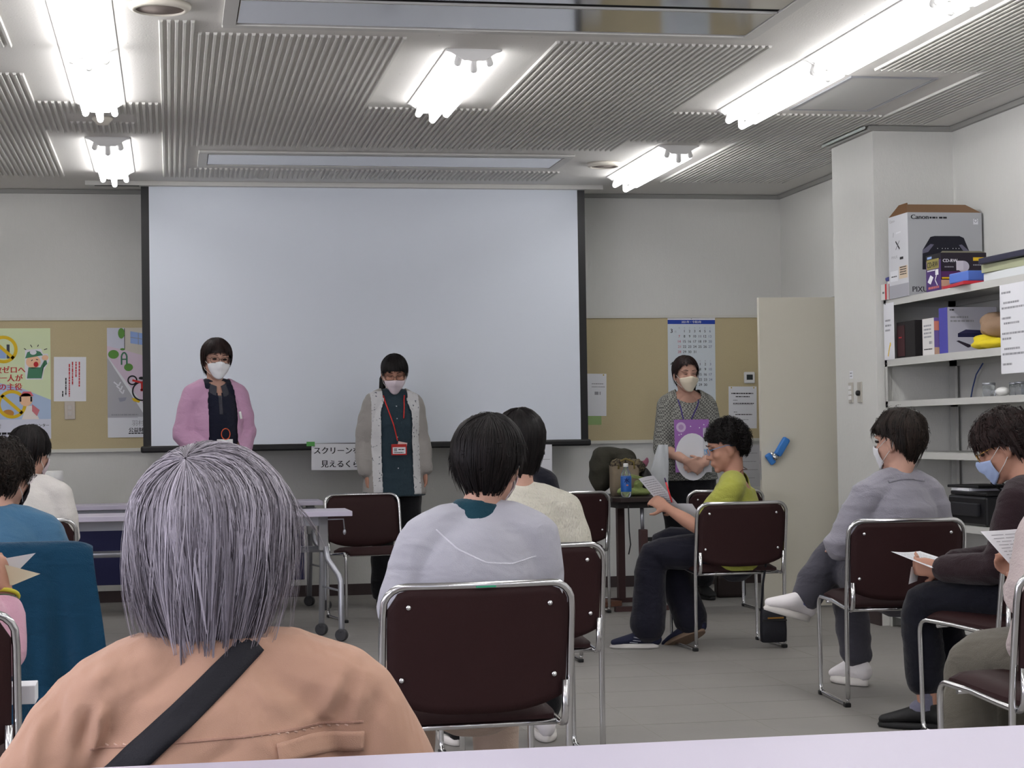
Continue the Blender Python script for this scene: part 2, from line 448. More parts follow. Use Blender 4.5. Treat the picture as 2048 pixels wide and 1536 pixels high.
# ------------------------------------------------------------------ ceiling fixtures
TUBEM = mat('fluorescent', (255, 255, 255), 0.5, emit=((1.0, 0.985, 0.985), TUBE))
def fixture(x, y0, label, group='three-tube fluorescent ceiling lights', L=1.37, lit=True, twin=False):
    t = thing('ceiling_light', label, 'ceiling light', (x, y0, ZC), 0, group)
    hs = MB(); hs.prism([(-0.125, 0), (0.125, 0), (0.125, -0.006), (0.02, -0.046), (-0.02, -0.046), (-0.125, -0.006)], (0, 0, 0), (1, 0, 0), (0, 0, 1), -L)
    hs.build('housing', WHITE, t)
    for yy, s in ((0.0, 1), (L, -1)):
        e = MB()
        e.prism([(-0.125, 0.0), (0.125, 0.0), (0.045, -0.052), (-0.045, -0.052)], (0, yy-0.012 if s > 0 else yy+0.012, 0), (1, 0, 0), (0, 0, 1), -0.012*s)
        for px, pz in ((-0.073, -0.062), (0.0, -0.092), (0.073, -0.062)):
            e.tube([(px*0.8, yy+s*0.012, -0.012), (px, yy+s*0.012, pz)], [(0.017, 0.013)]*2, 10, cap='round', side=(1, 0, 0))
        e.build('lamp_holder', GREYP if not lit else WHITE, t)
    for px, pz in ((-0.073, -0.062), (0.0, -0.092), (0.073, -0.062)):
        MB().tube([(px, 0.026, pz), (px, L-0.026, pz)], 0.0155, 12).build('fluorescent_tube', TUBEM, t)
    return t
XA, XB, XC = -0.335, 1.345, 3.02
fixture(XA, 10.80, 'short fluorescent ceiling light by the left end of the projection screen')
fixture(XA, 8.31, 'fluorescent ceiling light above the smoke detector, far one of the left run')
fixture(XA, 6.92, 'fluorescent ceiling light cut by the top left edge of the picture')
fixture(XB, 8.18, 'fluorescent ceiling light alone in the middle of the ribbed ceiling')
fixture(XC, 10.83, 'fluorescent ceiling light beside the small round ceiling speaker on the right')
fixture(XC, 8.23, 'fluorescent ceiling light beside the square ceiling hatch')
fixture(XC, 6.84, 'fluorescent ceiling light at the top right, above the right side of the room')
fixture(XC, 5.45, 'fluorescent ceiling light at the top right corner of the picture')
for x, y in ((XA, 5.53), (XA, 4.14), (XA, 2.0), (XA, 0.2), (XC, 4.06), (XC, 2.67), (XC, 1.28), (XC, -0.11), (1.345, 4.2), (1.345, 1.6), (1.345, -0.6), (-2.1, 4.2), (-2.1, 1.4), (-2.1, 7.4), (-2.1, 10.6)):  # unseen fixtures added beyond the view to light the room
    fixture(x, y, 'added three-tube fluorescent ceiling light out of view, to light the room', 'added ceiling lights out of view')

def vent(x0, x1, y0, y1, label):
    t = thing('ceiling_vent', label, 'ceiling vent', ((x0+x1)/2, y0, ZC), 0, 'long air conditioner grilles in the ceiling')
    hw = (x1-x0)/2; L = y1-y0; b = 0.055
    f = MB(); z0 = -0.016
    f.span((-hw-b, -b, z0), (hw+b, 0, -0.0005), bevel=0.004).span((-hw-b, L, z0), (hw+b, L+b, -0.0005), bevel=0.004).span((-hw-b, 0, z0), (-hw, L, -0.0005)).span((hw, 0, z0), (hw+b, L, -0.0005))
    f.build('frame', mat('vent_frame', (205, 204, 200), 0.5), t)
    MB().span((-hw, 0, -0.003), (hw, L, -0.0008)).build('dark_slot', DARK, t)
    nfl = max(1, round(L/0.48)); st = L/nfl
    for k in range(nfl):
        a = k*st+0.030; bb = (k+1)*st-0.030
        MB().span((-hw+0.004, a+0.028, -0.012), (hw-0.004, bb, -0.006), bevel=0.002).build('flap', MIRROR, t)
        MB().span((-hw+0.004, a, -0.014), (hw-0.004, a+0.016, -0.006)).build('slat', mat('vent_slat', (196, 196, 194), 0.4), t)
    return t
vent(0.28, 2.457, 6.75, 7.735, 'long air conditioner grille at the top, nearest the viewer')
vent(0.236, 2.415, 11.283, 11.775, 'long narrow air conditioner grille in front of the projection screen')

def speaker(x, y, r, label):
    t = thing('ceiling_speaker', label, 'speaker', (x, y, ZC), 0, 'round ceiling speakers')
    MB().lathe([(r, -0.0005), (r, -0.012), (r*0.92, -0.022), (r*0.80, -0.026), (r*0.78, -0.018)], seg=36).build('ring', mat('cream_ring', (222, 217, 205), 0.5), t)
    MB().lathe([(r*0.785, -0.012), (r*0.785, -0.0185), (0.0, -0.021)], seg=36).build('grille', mat('speaker_grille', (150, 138, 132), 0.7, bump=(900, 0.4)), t)
speaker(-0.025, 7.46, 0.122, 'large round cream ceiling speaker at the top left')
speaker(2.735, 11.59, 0.108, 'small round ceiling speaker beside the right end of the long grille')
t = thing('smoke_detector', 'round cream smoke detector between the two left ceiling lights', 'smoke detector', (-0.34, 10.13, ZC))
MB().lathe([(0.055, -0.0005), (0.055, -0.012), (0.045, -0.022), (0.03, -0.04), (0.0, -0.042)], seg=28).build('cover', mat('cream_ring', (222, 217, 205)), t)
t = thing('ceiling_hatch', 'square metal access hatch in the ceiling beside the right lights', 'hatch', (3.495, 8.60, ZC))
f = MB(); f.span((-0.225, 0, -0.008), (0.225, 0.018, -0.0005)).span((-0.225, 0.91, -0.008), (0.225, 0.928, -0.0005)).span((-0.225, 0.018, -0.008), (-0.207, 0.91, -0.0005)).span((0.207, 0.018, -0.008), (0.225, 0.91, -0.0005))
f.build('frame', SILVER, t); MB().span((-0.203, 0.022, -0.006), (0.203, 0.906, -0.0005)).build('panel', mat('hatch_panel', (200, 200, 198), 0.5), t)

# ------------------------------------------------------------------ projection screen
t = thing('projection_screen', 'large white projection screen with black borders pulled down from the ceiling', 'projection screen', (1.335, 12.68, 1.02))
hw = 1.515; zt = ZC-1.02-0.03
MB().span((-hw+0.052, -0.001, 0.045), (hw-0.052, 0.001, zt)).build('screen_fabric', mat('screen_white', (222, 228, 238), 0.85), t)
for s in (-1, 1): MB().span((s*(hw-0.052), -0.001, 0.045), (s*hw, 0.001, zt)).build('black_border', BLACK, t)
MB().box((0, 0, 0.022), (2*hw+0.035, 0.034, 0.045), bevel=0.012).build('bottom_bar', BLACK, t)
MB().span((-hw-0.36, -0.06, zt), (hw+0.12, 0.02, zt+0.029)).build('housing', mat('vent_frame', (205, 204, 200), 0.5), t)
MB().span((-hw-0.30, -0.045, zt-0.002), (-hw-0.01, -0.02, zt)).build('slot', DARK, t)

# ------------------------------------------------------------------ corkboard and what is pinned on it
t = thing('corkboard', 'long tan pin board with a pale frame along the back wall', 'pin board', (0.2, D, 1.04))
MB().span((-4.0, -0.012, 0), (4.033, -0.0005, 0.905)).build('felt', CORK, t)
f = MB(); f.span((-4.0, -0.022, 0.89), (4.033, -0.0125, 0.908)).span((-4.0, -0.026, -0.012), (4.033, -0.0005, 0.012)).span((4.02, -0.022, 0.012), (4.033, -0.0125, 0.89))
f.build('frame', mat('pale_frame', (206, 205, 198), 0.4), t)
YP = D-0.0138
# poster 1 (cut by the picture's left edge)
RED = ink('red', (196, 44, 52)); YEL = ink('yellow', (222, 186, 36)); GRN = ink('green', (74, 130, 100)); SKIN = ink('skin', (240, 196, 160)); BLU = ink('blue', (150, 176, 224))
P1W = 0.53
s = Sheet(P1W, 0.752, ink('lime_tint', (214, 226, 186)))
X = lambda px: P1W-(101-px)*0.00357
def Z1(py): return 0.752-(py-657)/(877-657)*0.752
s.poly([(0, Z1(764)), (0.2, Z1(766)), (0.35, Z1(778)), (P1W, Z1(800)), (P1W, Z1(838)), (0, Z1(838))], ink('sky_tint', (176, 196, 224)))
s.rect(0, 0, P1W, Z1(838), ink('pale_lilac', (214, 216, 230)))
s.ring(X(14), Z1(699), 0.094, 0.022, YEL, 3); s.line([(X(-6), Z1(680)), (X(33), Z1(717))], 0.022, YEL, 3)
s.poly([(X(2), Z1(690)), (X(19), Z1(700)), (X(19), Z1(717)), (X(2), Z1(717))], BLU, 2); s.rect(X(20), Z1(717), 0.020, 0.095, ink('stick', (70, 74, 84)), 2)
s.ring(X(29), Z1(808), 0.097, 0.022, YEL, 3); s.line([(X(10), Z1(790)), (X(48), Z1(826))], 0.022, YEL, 3)
s.disc(X(22), Z1(826), 0.038, 0.026, ink('brown', (190, 130, 60)), 2)
s.disc(X(55), Z1(799), 0.044, 0.045, SKIN, 4); s.rect(X(43), Z1(803), 0.012, 0.034, INK, 5); s.rect(X(63), Z1(803), 0.012, 0.034, INK, 5); s.poly([(X(43), Z1(793)), (X(69), Z1(792)), (X(64), Z1(783)), (X(50), Z1(783))], ink('pinkcap', (222, 110, 120)), 4)
s.poly([(X(47), Z1(838)), (X(79), Z1(838)), (X(68), Z1(811)), (X(55), Z1(812))], ink('offwhite', (236, 228, 222)), 2); s.poly([(X(66), Z1(808)), (X(80), Z1(820)), (X(75), Z1(832)), (X(66), Z1(822))], ink('rosy', (206, 120, 130)), 3)
# smiling worker in a green cap and jacket
s.poly([(X(55), Z1(759)), (X(86), Z1(759)), (X(88), Z1(742)), (X(99), Z1(722)), (X(96), Z1(708)), (X(87), Z1(708)), (X(84), Z1(698)), (X(54), Z1(700)), (X(53), Z1(740))], PAPER, 2)
s.poly([(X(57), Z1(757)), (X(84), Z1(757)), (X(86), Z1(738)), (X(95), Z1(728)), (X(92), Z1(716)), (X(82), Z1(735)), (X(60), Z1(735))], GRN, 3)
s.disc(X(69), Z1(724), 0.048, 0.044, SKIN, 3); s.disc(X(91), Z1(716), 0.022, 0.018, SKIN, 4); s.disc(X(74), Z1(729), 0.016, 0.018, RED, 4)
s.poly([(X(54), Z1(717)), (X(58), Z1(705)), (X(70), Z1(700)), (X(82), Z1(704)), (X(87), Z1(711))], GRN, 4); s.disc(X(69), Z1(705), 0.022, 0.017, PAPER, 5)
for a, b in (((65, 722), (68, 720)), ((74, 719), (78, 720))): s.line([(X(a[0]), Z1(a[1])), (X(b[0]), Z1(b[1]))], 0.005, INK, 5)
for a, b in (((52, 697), (56, 700)), ((64, 690), (67, 695)), ((79, 690), (77, 694)), ((89, 700), (95, 698))): s.line([(X(a[0]), Z1(a[1])), (X(b[0]), Z1(b[1]))], 0.005, INK, 4)
for txt, xr, yy in (('事故ゼロへ', 54, 745), ('一人一人が', 49, 761.5), ('その主役', 48, 779)):
    s.text(txt, X(xr), Z1(yy), 0.052, RED, 4, 'r', bold=0.0014)
s.text('羽村', X(9), Z1(855), 0.034, INKG, 3, 'r'); s.text('支援センター', X(97), Z1(853), 0.024, INK, 3, 'r', bold=0.0006)
s.dashes(X(-14), Z1(868), 0.16, 0.02, INK, 3, 3)
tag(s.build('poster', (-0.8-P1W, YP, 1.125)), 'safety poster with a green-capped worker and yellow prohibition rings on the left board', 'poster')
# poster 2, partly behind the screen
s = Sheet(0.5, 0.752, ink('street_grey', (196, 196, 204)))
def Q(px, py): return ((px-213)/78*0.2785, 0.752-(py-656)/(875-656)*0.752)
A = lambda m, *pts, l=1: s.poly([Q(*p) for p in pts], m, l)
A(ink('sky_pale', (206, 208, 222)), (213, 656), (246, 656), (246, 701), (213, 692)); A(ink('wall_tan', (206, 200, 190)), (246, 656), (343, 656), (343, 730), (246, 701))
A(ink('pave_pink', (214, 196, 212)), (213, 692), (246, 701), (343, 730), (343, 860), (290, 822), (256, 775), (213, 712), l=2)
A(ink('kerb', (226, 228, 232)), (213, 712), (256, 775), (290, 822), (343, 880), (343, 836), (270, 836), (225, 735), l=3)
A(ink('road', (176, 176, 182)), (213, 716), (228, 740), (284, 834), (213, 834), l=4)
A(ink('pane_blue', (150, 176, 226)), (257, 663), (290, 669), (290, 692), (257, 687), l=2); s.line([Q(272, 666), Q(272, 690)], 0.004, INKG, 3); s.line([Q(257, 675), Q(292, 681)], 0.004, INKG, 3); s.line([Q(246, 657), Q(246, 700)], 0.004, INK, 3)
for (a, b, rx, rz) in ((240, 667, 0.022, 0.036), (225, 709, 0.036, 0.030), (253, 735, 0.03, 0.026), (242, 699, 0.016, 0.008)): s.disc(*Q(a, b), rx, rz, ink('leaf', (98, 150, 70)), 5)
for seg in (((240, 730), (240, 712)), ((250, 730), (250, 712))): s.line([Q(*p) for p in seg], 0.011, GRN, 5)
s.line([Q(240, 712), Q(243, 706), Q(247, 706), Q(250, 712)], 0.011, GRN, 5); s.line([Q(240, 719), Q(250, 719)], 0.009, GRN, 5)
for k in range(3): s.line([Q(225+5*k, 764+8*k), Q(234+4*k, 772+8*k), Q(238+3*k, 764+8*k)], 0.009, PAPER, 6)
A(ink('grey_car', (150, 152, 166)), (233, 796), (249, 795), (246, 802), (236, 804), l=6)
for (a, b, r) in ((260, 761, 0.034), (278, 783, 0.068), (299, 766, 0.05)): s.ring(*Q(a, b), r, 0.010, INK, 7)
BR = ink('bike_red', (206, 48, 48))
for seg in (((260, 761), (278, 766), (292, 756)), ((278, 766), (278, 783)), ((275, 781), (292, 776)), ((281, 736), (292, 752), (296, 766))): s.line([Q(*p) for p in seg], 0.014, BR, 8)
s.line([Q(281, 734), Q(284, 744)], 0.012, INK, 8); s.disc(*Q(277, 757), 0.018, 0.01, INK, 8)
A(YEL, (258, 797), (268, 796), (276, 801), (272, 806), (262, 803), l=6); s.dashes(*Q(220, 831), 0.18, 0.012, INKG, 4, 6)
s.rect(0, 0, 0.5, Q(0, 836)[1], ink('pale_white', (222, 224, 230)), 9)
s.text('羽村市', *Q(258, 851), 0.042, INKG, 10); s.text('公益財団法人', *Q(252, 864), 0.034, INK, 10, bold=0.001); s.dashes(*Q(252, 868), 0.2, 0.010, INK, 5, 10)
tag(s.build('poster', (-0.423, YP, 1.125)), 'street scene poster with a red bicycle, partly behind the screen', 'poster')
# notices
def notice(name, x, z, w, h, label, cat, lines, pins=1, m=PAPER, y=YP, rz=0.0, group=None, roty=0.0):
    s = Sheet(w, h, m)
    for (lx, lz, lw, sz, mm, seed) in lines: s.dashes(lx*w, lz*h, lw*w, sz, mm, seed)
    if pins: s.disc(w*0.10, h*0.97, 0.005, 0.005, ink('pin', (190, 160, 60)), 2); s.disc(w*0.90, h*0.97, 0.005, 0.005, ink('pin', (190, 160, 60)), 2)
    return tag(s.build(name, (x, y, z), rz, (0, roty)), label, cat, group)
s = Sheet(0.215, 0.303, PAPER)
for k, (xx, top, ln, mm) in enumerate(((0.165, 0.27, 0.17, RED), (0.143, 0.27, 0.105, RED), (0.12, 0.27, 0.16, RED), (0.099, 0.255, 0.225, RED), (0.076, 0.16, 0.12, INK), (0.055, 0.07, 0.04, INK))): s.dashes(xx, top, ln, 0.011, mm, 20+k, 1, True)
tag(s.build('notice_sheet', (-0.781, YP, 1.378), 0, (0, math.radians(0.6))), 'white notice with vertical red writing above the wall outlet', 'notice')
t = thing('wall_outlet', 'steel wall outlet plate on the left pin board', 'outlet', (-0.675, D-0.0125, 1.253))
MB().box((0, -0.004, 0.061), (0.072, 0.008, 0.122), bevel=0.003).build('plate', mat('steel_plate', (176, 168, 158), 0.4, 0.5), t)
o = MB()
for z in (0.04, 0.082): o.box((0, -0.009, z), (0.026, 0.004, 0.03), bevel=0.001)
o.build('socket', mat('outlet_insert', (186, 182, 176), 0.5), t)
notice('notice_sheet', 3.987, 1.125, 0.212, 0.305, 'white typed notice pinned below the small thermometer', 'notice',
       [(0.1, 0.82, 0.78, 0.011, INK, 1), (0.25, 0.745, 0.5, 0.009, INK, 2), (0.16, 0.66, 0.15, 0.008, INKG, 3), (0.16, 0.585, 0.75, 0.009, INK, 4), (0.16, 0.56, 0.7, 0.006, INKG, 5), (0.18, 0.38, 0.12, 0.008, INKG, 6), (0.24, 0.32, 0.6, 0.009, INK, 7), (0.4, 0.2, 0.3, 0.006, INKG, 8), (0.55, 0.1, 0.1, 0.006, INKG, 9)], roty=math.radians(0.8))
notice('notice_sheet', 2.86, 1.231, 0.217, 0.303, 'white notice sheet pinned beside the right edge of the screen', 'notice', [(0.5, 0.75, 0.4, 0.008, INKG, 11), (0.5, 0.68, 0.45, 0.007, INKG, 12), (0.6, 0.5, 0.2, 0.03, INKG, 13)], roty=math.radians(1.0))
notice('memo_note', 2.93, 1.165, 0.11, 0.075, 'small pale green memo peeping out below the pinned notice sheet', 'note', [], 0, ink('pale_green', (150, 178, 120)), y=D-0.0128)
# calendar
s = Sheet(0.355, 0.62, ink('calendar_paper', (208, 216, 222)))
s.rect(0, 0.573, 0.355, 0.030, ink('calendar_blue', (36, 66, 160)), 1); s.rect(0, 0.603, 0.355, 0.017, PAPER, 1)
s.text('2021年・令和3年', 0.178, 0.581, 0.020, PAPER, 2, 'c', bold=0.0004); s.disc(0.178, 0.611, 0.005, 0.004, SILVER, 2)
for (m0, first, n, ztop, nm) in ((3, 1, 31, 0.535, '3'), (4, 4, 30, 0.296, '4')):
    s.text(nm, 0.018, ztop-0.026, 0.042, INK, 2, bold=0.0006); s.text('月', 0.05, ztop-0.024, 0.016, INKG, 2)
    for k, d in enumerate('日月火水木金土'): s.text(d, 0.086+0.0385*k, ztop+0.006, 0.011, INKG, 2, 'c')
    for d in range(1, n+1):
        q = first+d-1; col = q % 7; row = q//7
        s.text(str(d), 0.086+0.0385*col, ztop-0.022-0.0375*row, 0.026, ink('cal_red', (190, 90, 110)) if col == 0 else (ink('cal_blue', (110, 120, 150)) if col == 6 else INK), 2, 'c', bold=0.0003)
tag(s.build('wall_calendar', (3.538, YP, 1.313), 0, (0, math.radians(0.4))), 'tall wall calendar with a blue heading behind the woman in grey check', 'calendar')
t = thing('thermometer', 'small white digital thermometer on the right pin board', 'thermometer', (4.147, D-0.0125, 1.45))
MB().box((0, -0.009, 0.042), (0.082, 0.018, 0.084), bevel=0.008).build('case', WHITE, t)
MB().box((0, -0.0185, 0.045), (0.046, 0.002, 0.038)).build('display', ink('lcd', (44, 50, 52), 0.3), t)
# sign hung below the screen
s = Sheet(0.40, 0.178, PAPER)
s.text('スクリーンを最前', 0.012, 0.112, 0.053, INK, 2, bold=0.0012); s.text('見えるくらい', 0.063, 0.022, 0.053, INK, 2, bold=0.0012)
tag(s.build('paper_sign', (0.93, 12.655, 0.886), 0, (0, math.radians(0.9))), 'white paper sign with bold black writing hanging below the screen', 'sign')
o = bpy.data.objects['paper_sign']
s2 = Sheet(0.30, 0.20, PAPER); s2.dashes(0.05, 0.13, 0.2, 0.03, INK, 4, 1); s2.line([(0.02, 0.095), (0.285, 0.098)], 0.003, INKG, 1)
tag(s2.build('paper_sign', (2.285, 12.655, 0.835), 0, (0, math.radians(0.5))), 'second white sheet hanging below the screen, beside the black bob', 'sign')
notice('notice_sheet', 3.98, 0.70, 0.25, 0.30, 'faint grey notice on the wall under the pin board, beside the open door', 'notice', [(0.1, 0.8, 0.8, 0.006, INKG, 31), (0.15, 0.6, 0.7, 0.006, INKG, 32), (0.1, 0.4, 0.8, 0.006, INKG, 33), (0.2, 0.2, 0.6, 0.006, INKG, 34)], 0, mat('paper_greyish', (200, 200, 204), 0.8), y=D-0.002)
tp = MB().box((-0.006, -0.003, 0.176), (0.055, 0.003, 0.03)).build('tape', mat('green_tape', (92, 170, 88), 0.6), o); tp['label'] = 'green tape tab'
# switches on the pillar
def plate_on_pillar(name, y, z, h, label, cat, parts):
    t = thing(name, label, cat, (3.93, y, z), 0)
    MB().box((-0.004, 0, h/2), (0.008, 0.065, h), bevel=0.002).build('plate', mat('steel_plate2', (196, 192, 182), 0.4, 0.3), t)
    for nm, zz, s, m in parts: MB().box((-0.010, 0, zz), s, bevel=0.002).build(nm, m, t)
    return t
plate_on_pillar('light_switch', 10.432, 1.262, 0.12, 'tall cream light switch plate on the pillar', 'switch', [('rocker', 0.03, (0.01, 0.03, 0.024), WHITE), ('rocker', 0.06, (0.01, 0.03, 0.024), WHITE), ('rocker', 0.09, (0.01, 0.03, 0.024), WHITE)])
t = plate_on_pillar('fan_switch', 10.288, 1.262, 0.12, 'steel switch plate with a round key knob on the pillar', 'switch', [])
MB().lathe([(0.016, 0), (0.016, 0.014), (0.010, 0.02), (0.0, 0.021)], (-0.008, 0, 0.055), 16, 0, Matrix.Rotation(math.radians(-90), 3, 'Y')).build('knob', BLACK, t)
s = Sheet(0.05, 0.045, PAPER); s.dashes(0.006, 0.028, 0.035, 0.01, INKG, 2); s.dashes(0.006, 0.01, 0.035, 0.01, INKG, 3)
tag(s.build('switch_label', (3.929, 10.455, 1.405), math.radians(-90)), 'tiny paper label above the light switch on the pillar', 'label')
# ------------------------------------------------------------------ chairs
VINYL = mat('chair_vinyl', (48, 26, 27), 0.6, var=(40, 0.12), bump=(420, 0.12), spec=0.25)
def arc(c, r, a0, a1, n, ux, uz):
    c, ux, uz = V(c), V(ux), V(uz)
    return [c+ux*(r*math.cos(a0+(a1-a0)*k/n))+uz*(r*math.sin(a0+(a1-a0)*k/n)) for k in range(n+1)]
CW, CH = 0.239, 0.755      # half width, height
def bow(x): return 0.030*(1-(x/CW)**2)
def make_chair():
    t = thing('stacking_chair', 'x', 'chair')
    # back frame: one tube up from a rear foot, over the back, down to the other rear foot
    pts = []
    yb = lambda z: -0.20-0.055*max(0, (z-0.36)/(CH-0.36))**1.2
    def P(x, z): return V((x, yb(z)-bow(x)*max(0, min(1, (z-0.42)/0.1)), z))
    for z in (0.035, 0.15, 0.3, 0.42, 0.5, 0.6, 0.67): pts.append(P(-CW, z))
    for k in range(1, 6): a = PI-k*PI/2/5; pts.append(P(-CW+0.055+0.055*math.cos(a), CH-0.064+0.055*math.sin(a)))
    for x in (-0.12, -0.06, 0, 0.06, 0.12): pts.append(P(x, CH-0.009))
    for k in range(0, 5): a = PI/2-k*PI/2/5; pts.append(P(CW-0.055+0.055*math.cos(a), CH-0.064+0.055*math.sin(a)))
    for z in (0.67, 0.6, 0.5, 0.42, 0.3, 0.15, 0.035): pts.append(P(CW, z))
    MB().tube(pts, 0.0095, 10).build('back_frame', CHROME, t)
    for s in (-1, 1):
        x = s*CW; xi = s*(CW-0.018)
        p = [V((x, -0.20, 0.04))]+arc((x, -0.165, 0.043), 0.033, PI, 1.5*PI, 4, (0, 1, 0), (0, 0, 1))+[V((x, 0.0, 0.010))]
        p += arc((x, 0.165, 0.043), 0.033, -PI/2, 0, 4, (0, 1, 0), (0, 0, 1))
        p += [V((x, 0.200, 0.20)), V((x, 0.205, 0.34))]+arc((x, 0.165, 0.372), 0.04, 0, PI/2, 5, (0, 1, 0), (0, 0, 1))
        p += [V((xi, 0.05, 0.404)), V((xi, -0.10, 0.392)), V((xi, -0.185, 0.387))]+arc((xi, -0.20, 0.423), 0.036, -PI/2, -PI, 4, (0, 1, 0), (0, 0, 1))+[V((xi, -0.238, 0.50))]
        MB().tube(p, 0.009, 10).build('side_frame', CHROME, t)
    MB().tube([(-CW+0.02, -0.17, 0.386), (CW-0.02, -0.17, 0.386)], 0.008).build('cross_rail', CHROME, t)
    MB().tube([(-CW+0.01, 0.12, 0.395), (CW-0.01, 0.12, 0.395)], 0.008).build('cross_rail', CHROME, t)
    for x in (-CW, CW):
        for y in (-0.185, 0.185): MB().box((x, y, 0.009), (0.026, 0.03, 0.018), bevel=0.004).build('foot_cap', BLACK, t)
    # seat pad
    S = MB(); nx, ny = 14, 12; top = []; bot = []
    for j in range(ny+1):
        v = j/ny; rt = []; rb = []
        for i in range(nx+1):
            u = 2*i/nx-1; y = -0.185+v*0.395
            e = (1-abs(u)**6)*(1-abs(2*v-1)**6)
            w = CW-0.012-0.012*(1-v)
            x = u*w*(1-0.05*abs(2*v-1)**8)
            z = 0.402+0.022*v-0.02*(max(0, v-0.85)/0.15)**2
            rt.append((x, y, z+0.006+0.026*e**0.5-0.006*math.cos(u*PI/2))); rb.append((x, y, z-0.006))
        top.append(rt); bot.append(rb)
    a = S.grid(top); c = S.grid(bot)
    n1, n2 = nx, ny
    for i in range(nx):
        S._face((a[0][i], a[0][i+1], c[0][i+1], c[0][i]), 0); S._face((a[ny][i], a[ny][i+1], c[ny][i+1], c[ny][i]), 0)
    for j in range(ny):
        S._face((a[j][0], a[j+1][0], c[j+1][0], c[j][0]), 0); S._face((a[j][nx], a[j+1][nx], c[j+1][nx], c[j][nx]), 0)
    S.build('seat', VINYL, t)
    # back panel
    B = MB(); nx, nz = 18, 14; fr = []; bk = []
    for j in range(nz+1):
        v = j/nz; r1 = []; r2 = []
        for i in range(nx+1):
            u = 2*i/nx-1
            zb = 0.425+0.040*abs(u)**3; zt = CH-0.016-0.05*max(0, (abs(u)-0.78)/0.22)**2.4
            z = zb+(zt-zb)*v; x = u*(CW-0.010)*(1-0.02*(1-v)**2)
            y = yb(z)-bow(x)
            e = 0.014*(1-abs(u)**8)*(1-abs(2*v-1)**8)
            r1.append((x, y+0.004+e, z)); r2.append((x, y-0.006, z))
        fr.append(r1); bk.append(r2)
    a = B.grid(fr); c = B.grid(bk)
    for i in range(nx):
        B._face((a[0][i], a[0][i+1], c[0][i+1], c[0][i]), 0); B._face((a[nz][i], a[nz][i+1], c[nz][i+1], c[nz][i]), 0)
    for j in range(nz):
        B._face((a[j][0], a[j+1][0], c[j+1][0], c[j][0]), 0); B._face((a[j][nx], a[j+1][nx], c[j+1][nx], c[j][nx]), 0)
    bp = B.build('backrest', VINYL, t)
    q = Matrix.Rotation(math.radians(90), 3, 'X')
    for x in (-0.186, 0.186):
        for z in (0.695, 0.515):
            MB().lathe([(0.0075, 0), (0.0065, 0.003), (0.003, 0.0048), (0.0, 0.005)], (x*(1.04 if z < 0.6 else 0.96), yb(z)-bow(x)-0.0065, z), 12, 0, q).build('rivet', CHROME, bp)
    return t
proto = make_chair(); first = [True]
CHG = 'brown stacking chairs with chrome frames'
def chair(x, y, deg, label, sc_=1.0):
    o = proto if first[0] else copy_tree(proto); first[0] = False
    o.location = (x, y, 0); o.rotation_euler = (0, 0, math.radians(deg)); o.scale = (sc_, sc_, sc_)
    return tag(o, label, 'chair', CHG)
chair(0.732, 4.83, 3, 'brown chair with green tape on its top rail under the pale grey cardigan')
chair(1.165, 6.32, 2, 'brown chair under the woman in the cream knitted sweater')
chair(1.215, 11.40, 191, 'empty brown chair facing the audience at the end of the white front table')
chair(2.405, 11.45, 0, 'empty brown chair between the black-haired seated person and the side table')
chair(1.70, 9.08, 2, 'brown chair under the seated person in navy, mostly hidden')
chair(2.825, 9.36, 3, 'brown chair under the woman in lime green')
chair(3.315, 11.22, 0, 'brown chair in front of the standing woman in grey check')
chair(2.905, 7.33, -4, 'brown chair under the person in the grey sweater with white trainers')
chair(2.985, 6.38, 18, 'brown chair under the person in the dark brown sweater')
chair(2.34, 4.72, 3, 'brown chair at the right edge under the person in the beige top')
chair(-0.53, 6.88, 0, 'brown chair covered by the teal jacket')
chair(-0.675, 9.15, 0, 'brown chair under the woman in the white top')
chair(-0.575, 4.46, 0, 'brown chair cut by the left edge of the picture, nearest the viewer')
chair(0.05, 2.622, 0, 'brown chair hidden under the person in the salmon jacket', 0.945)
# green tape mark on the first chair's top rail
g = MB(); g.box((0.01, -0.286, 0.7425), (0.05, 0.020, 0.004), bevel=0.001); go = g.build('tape', mat('green_tape2', (36, 150, 110), 0.6), proto); go['label'] = 'green tape on the top rail'

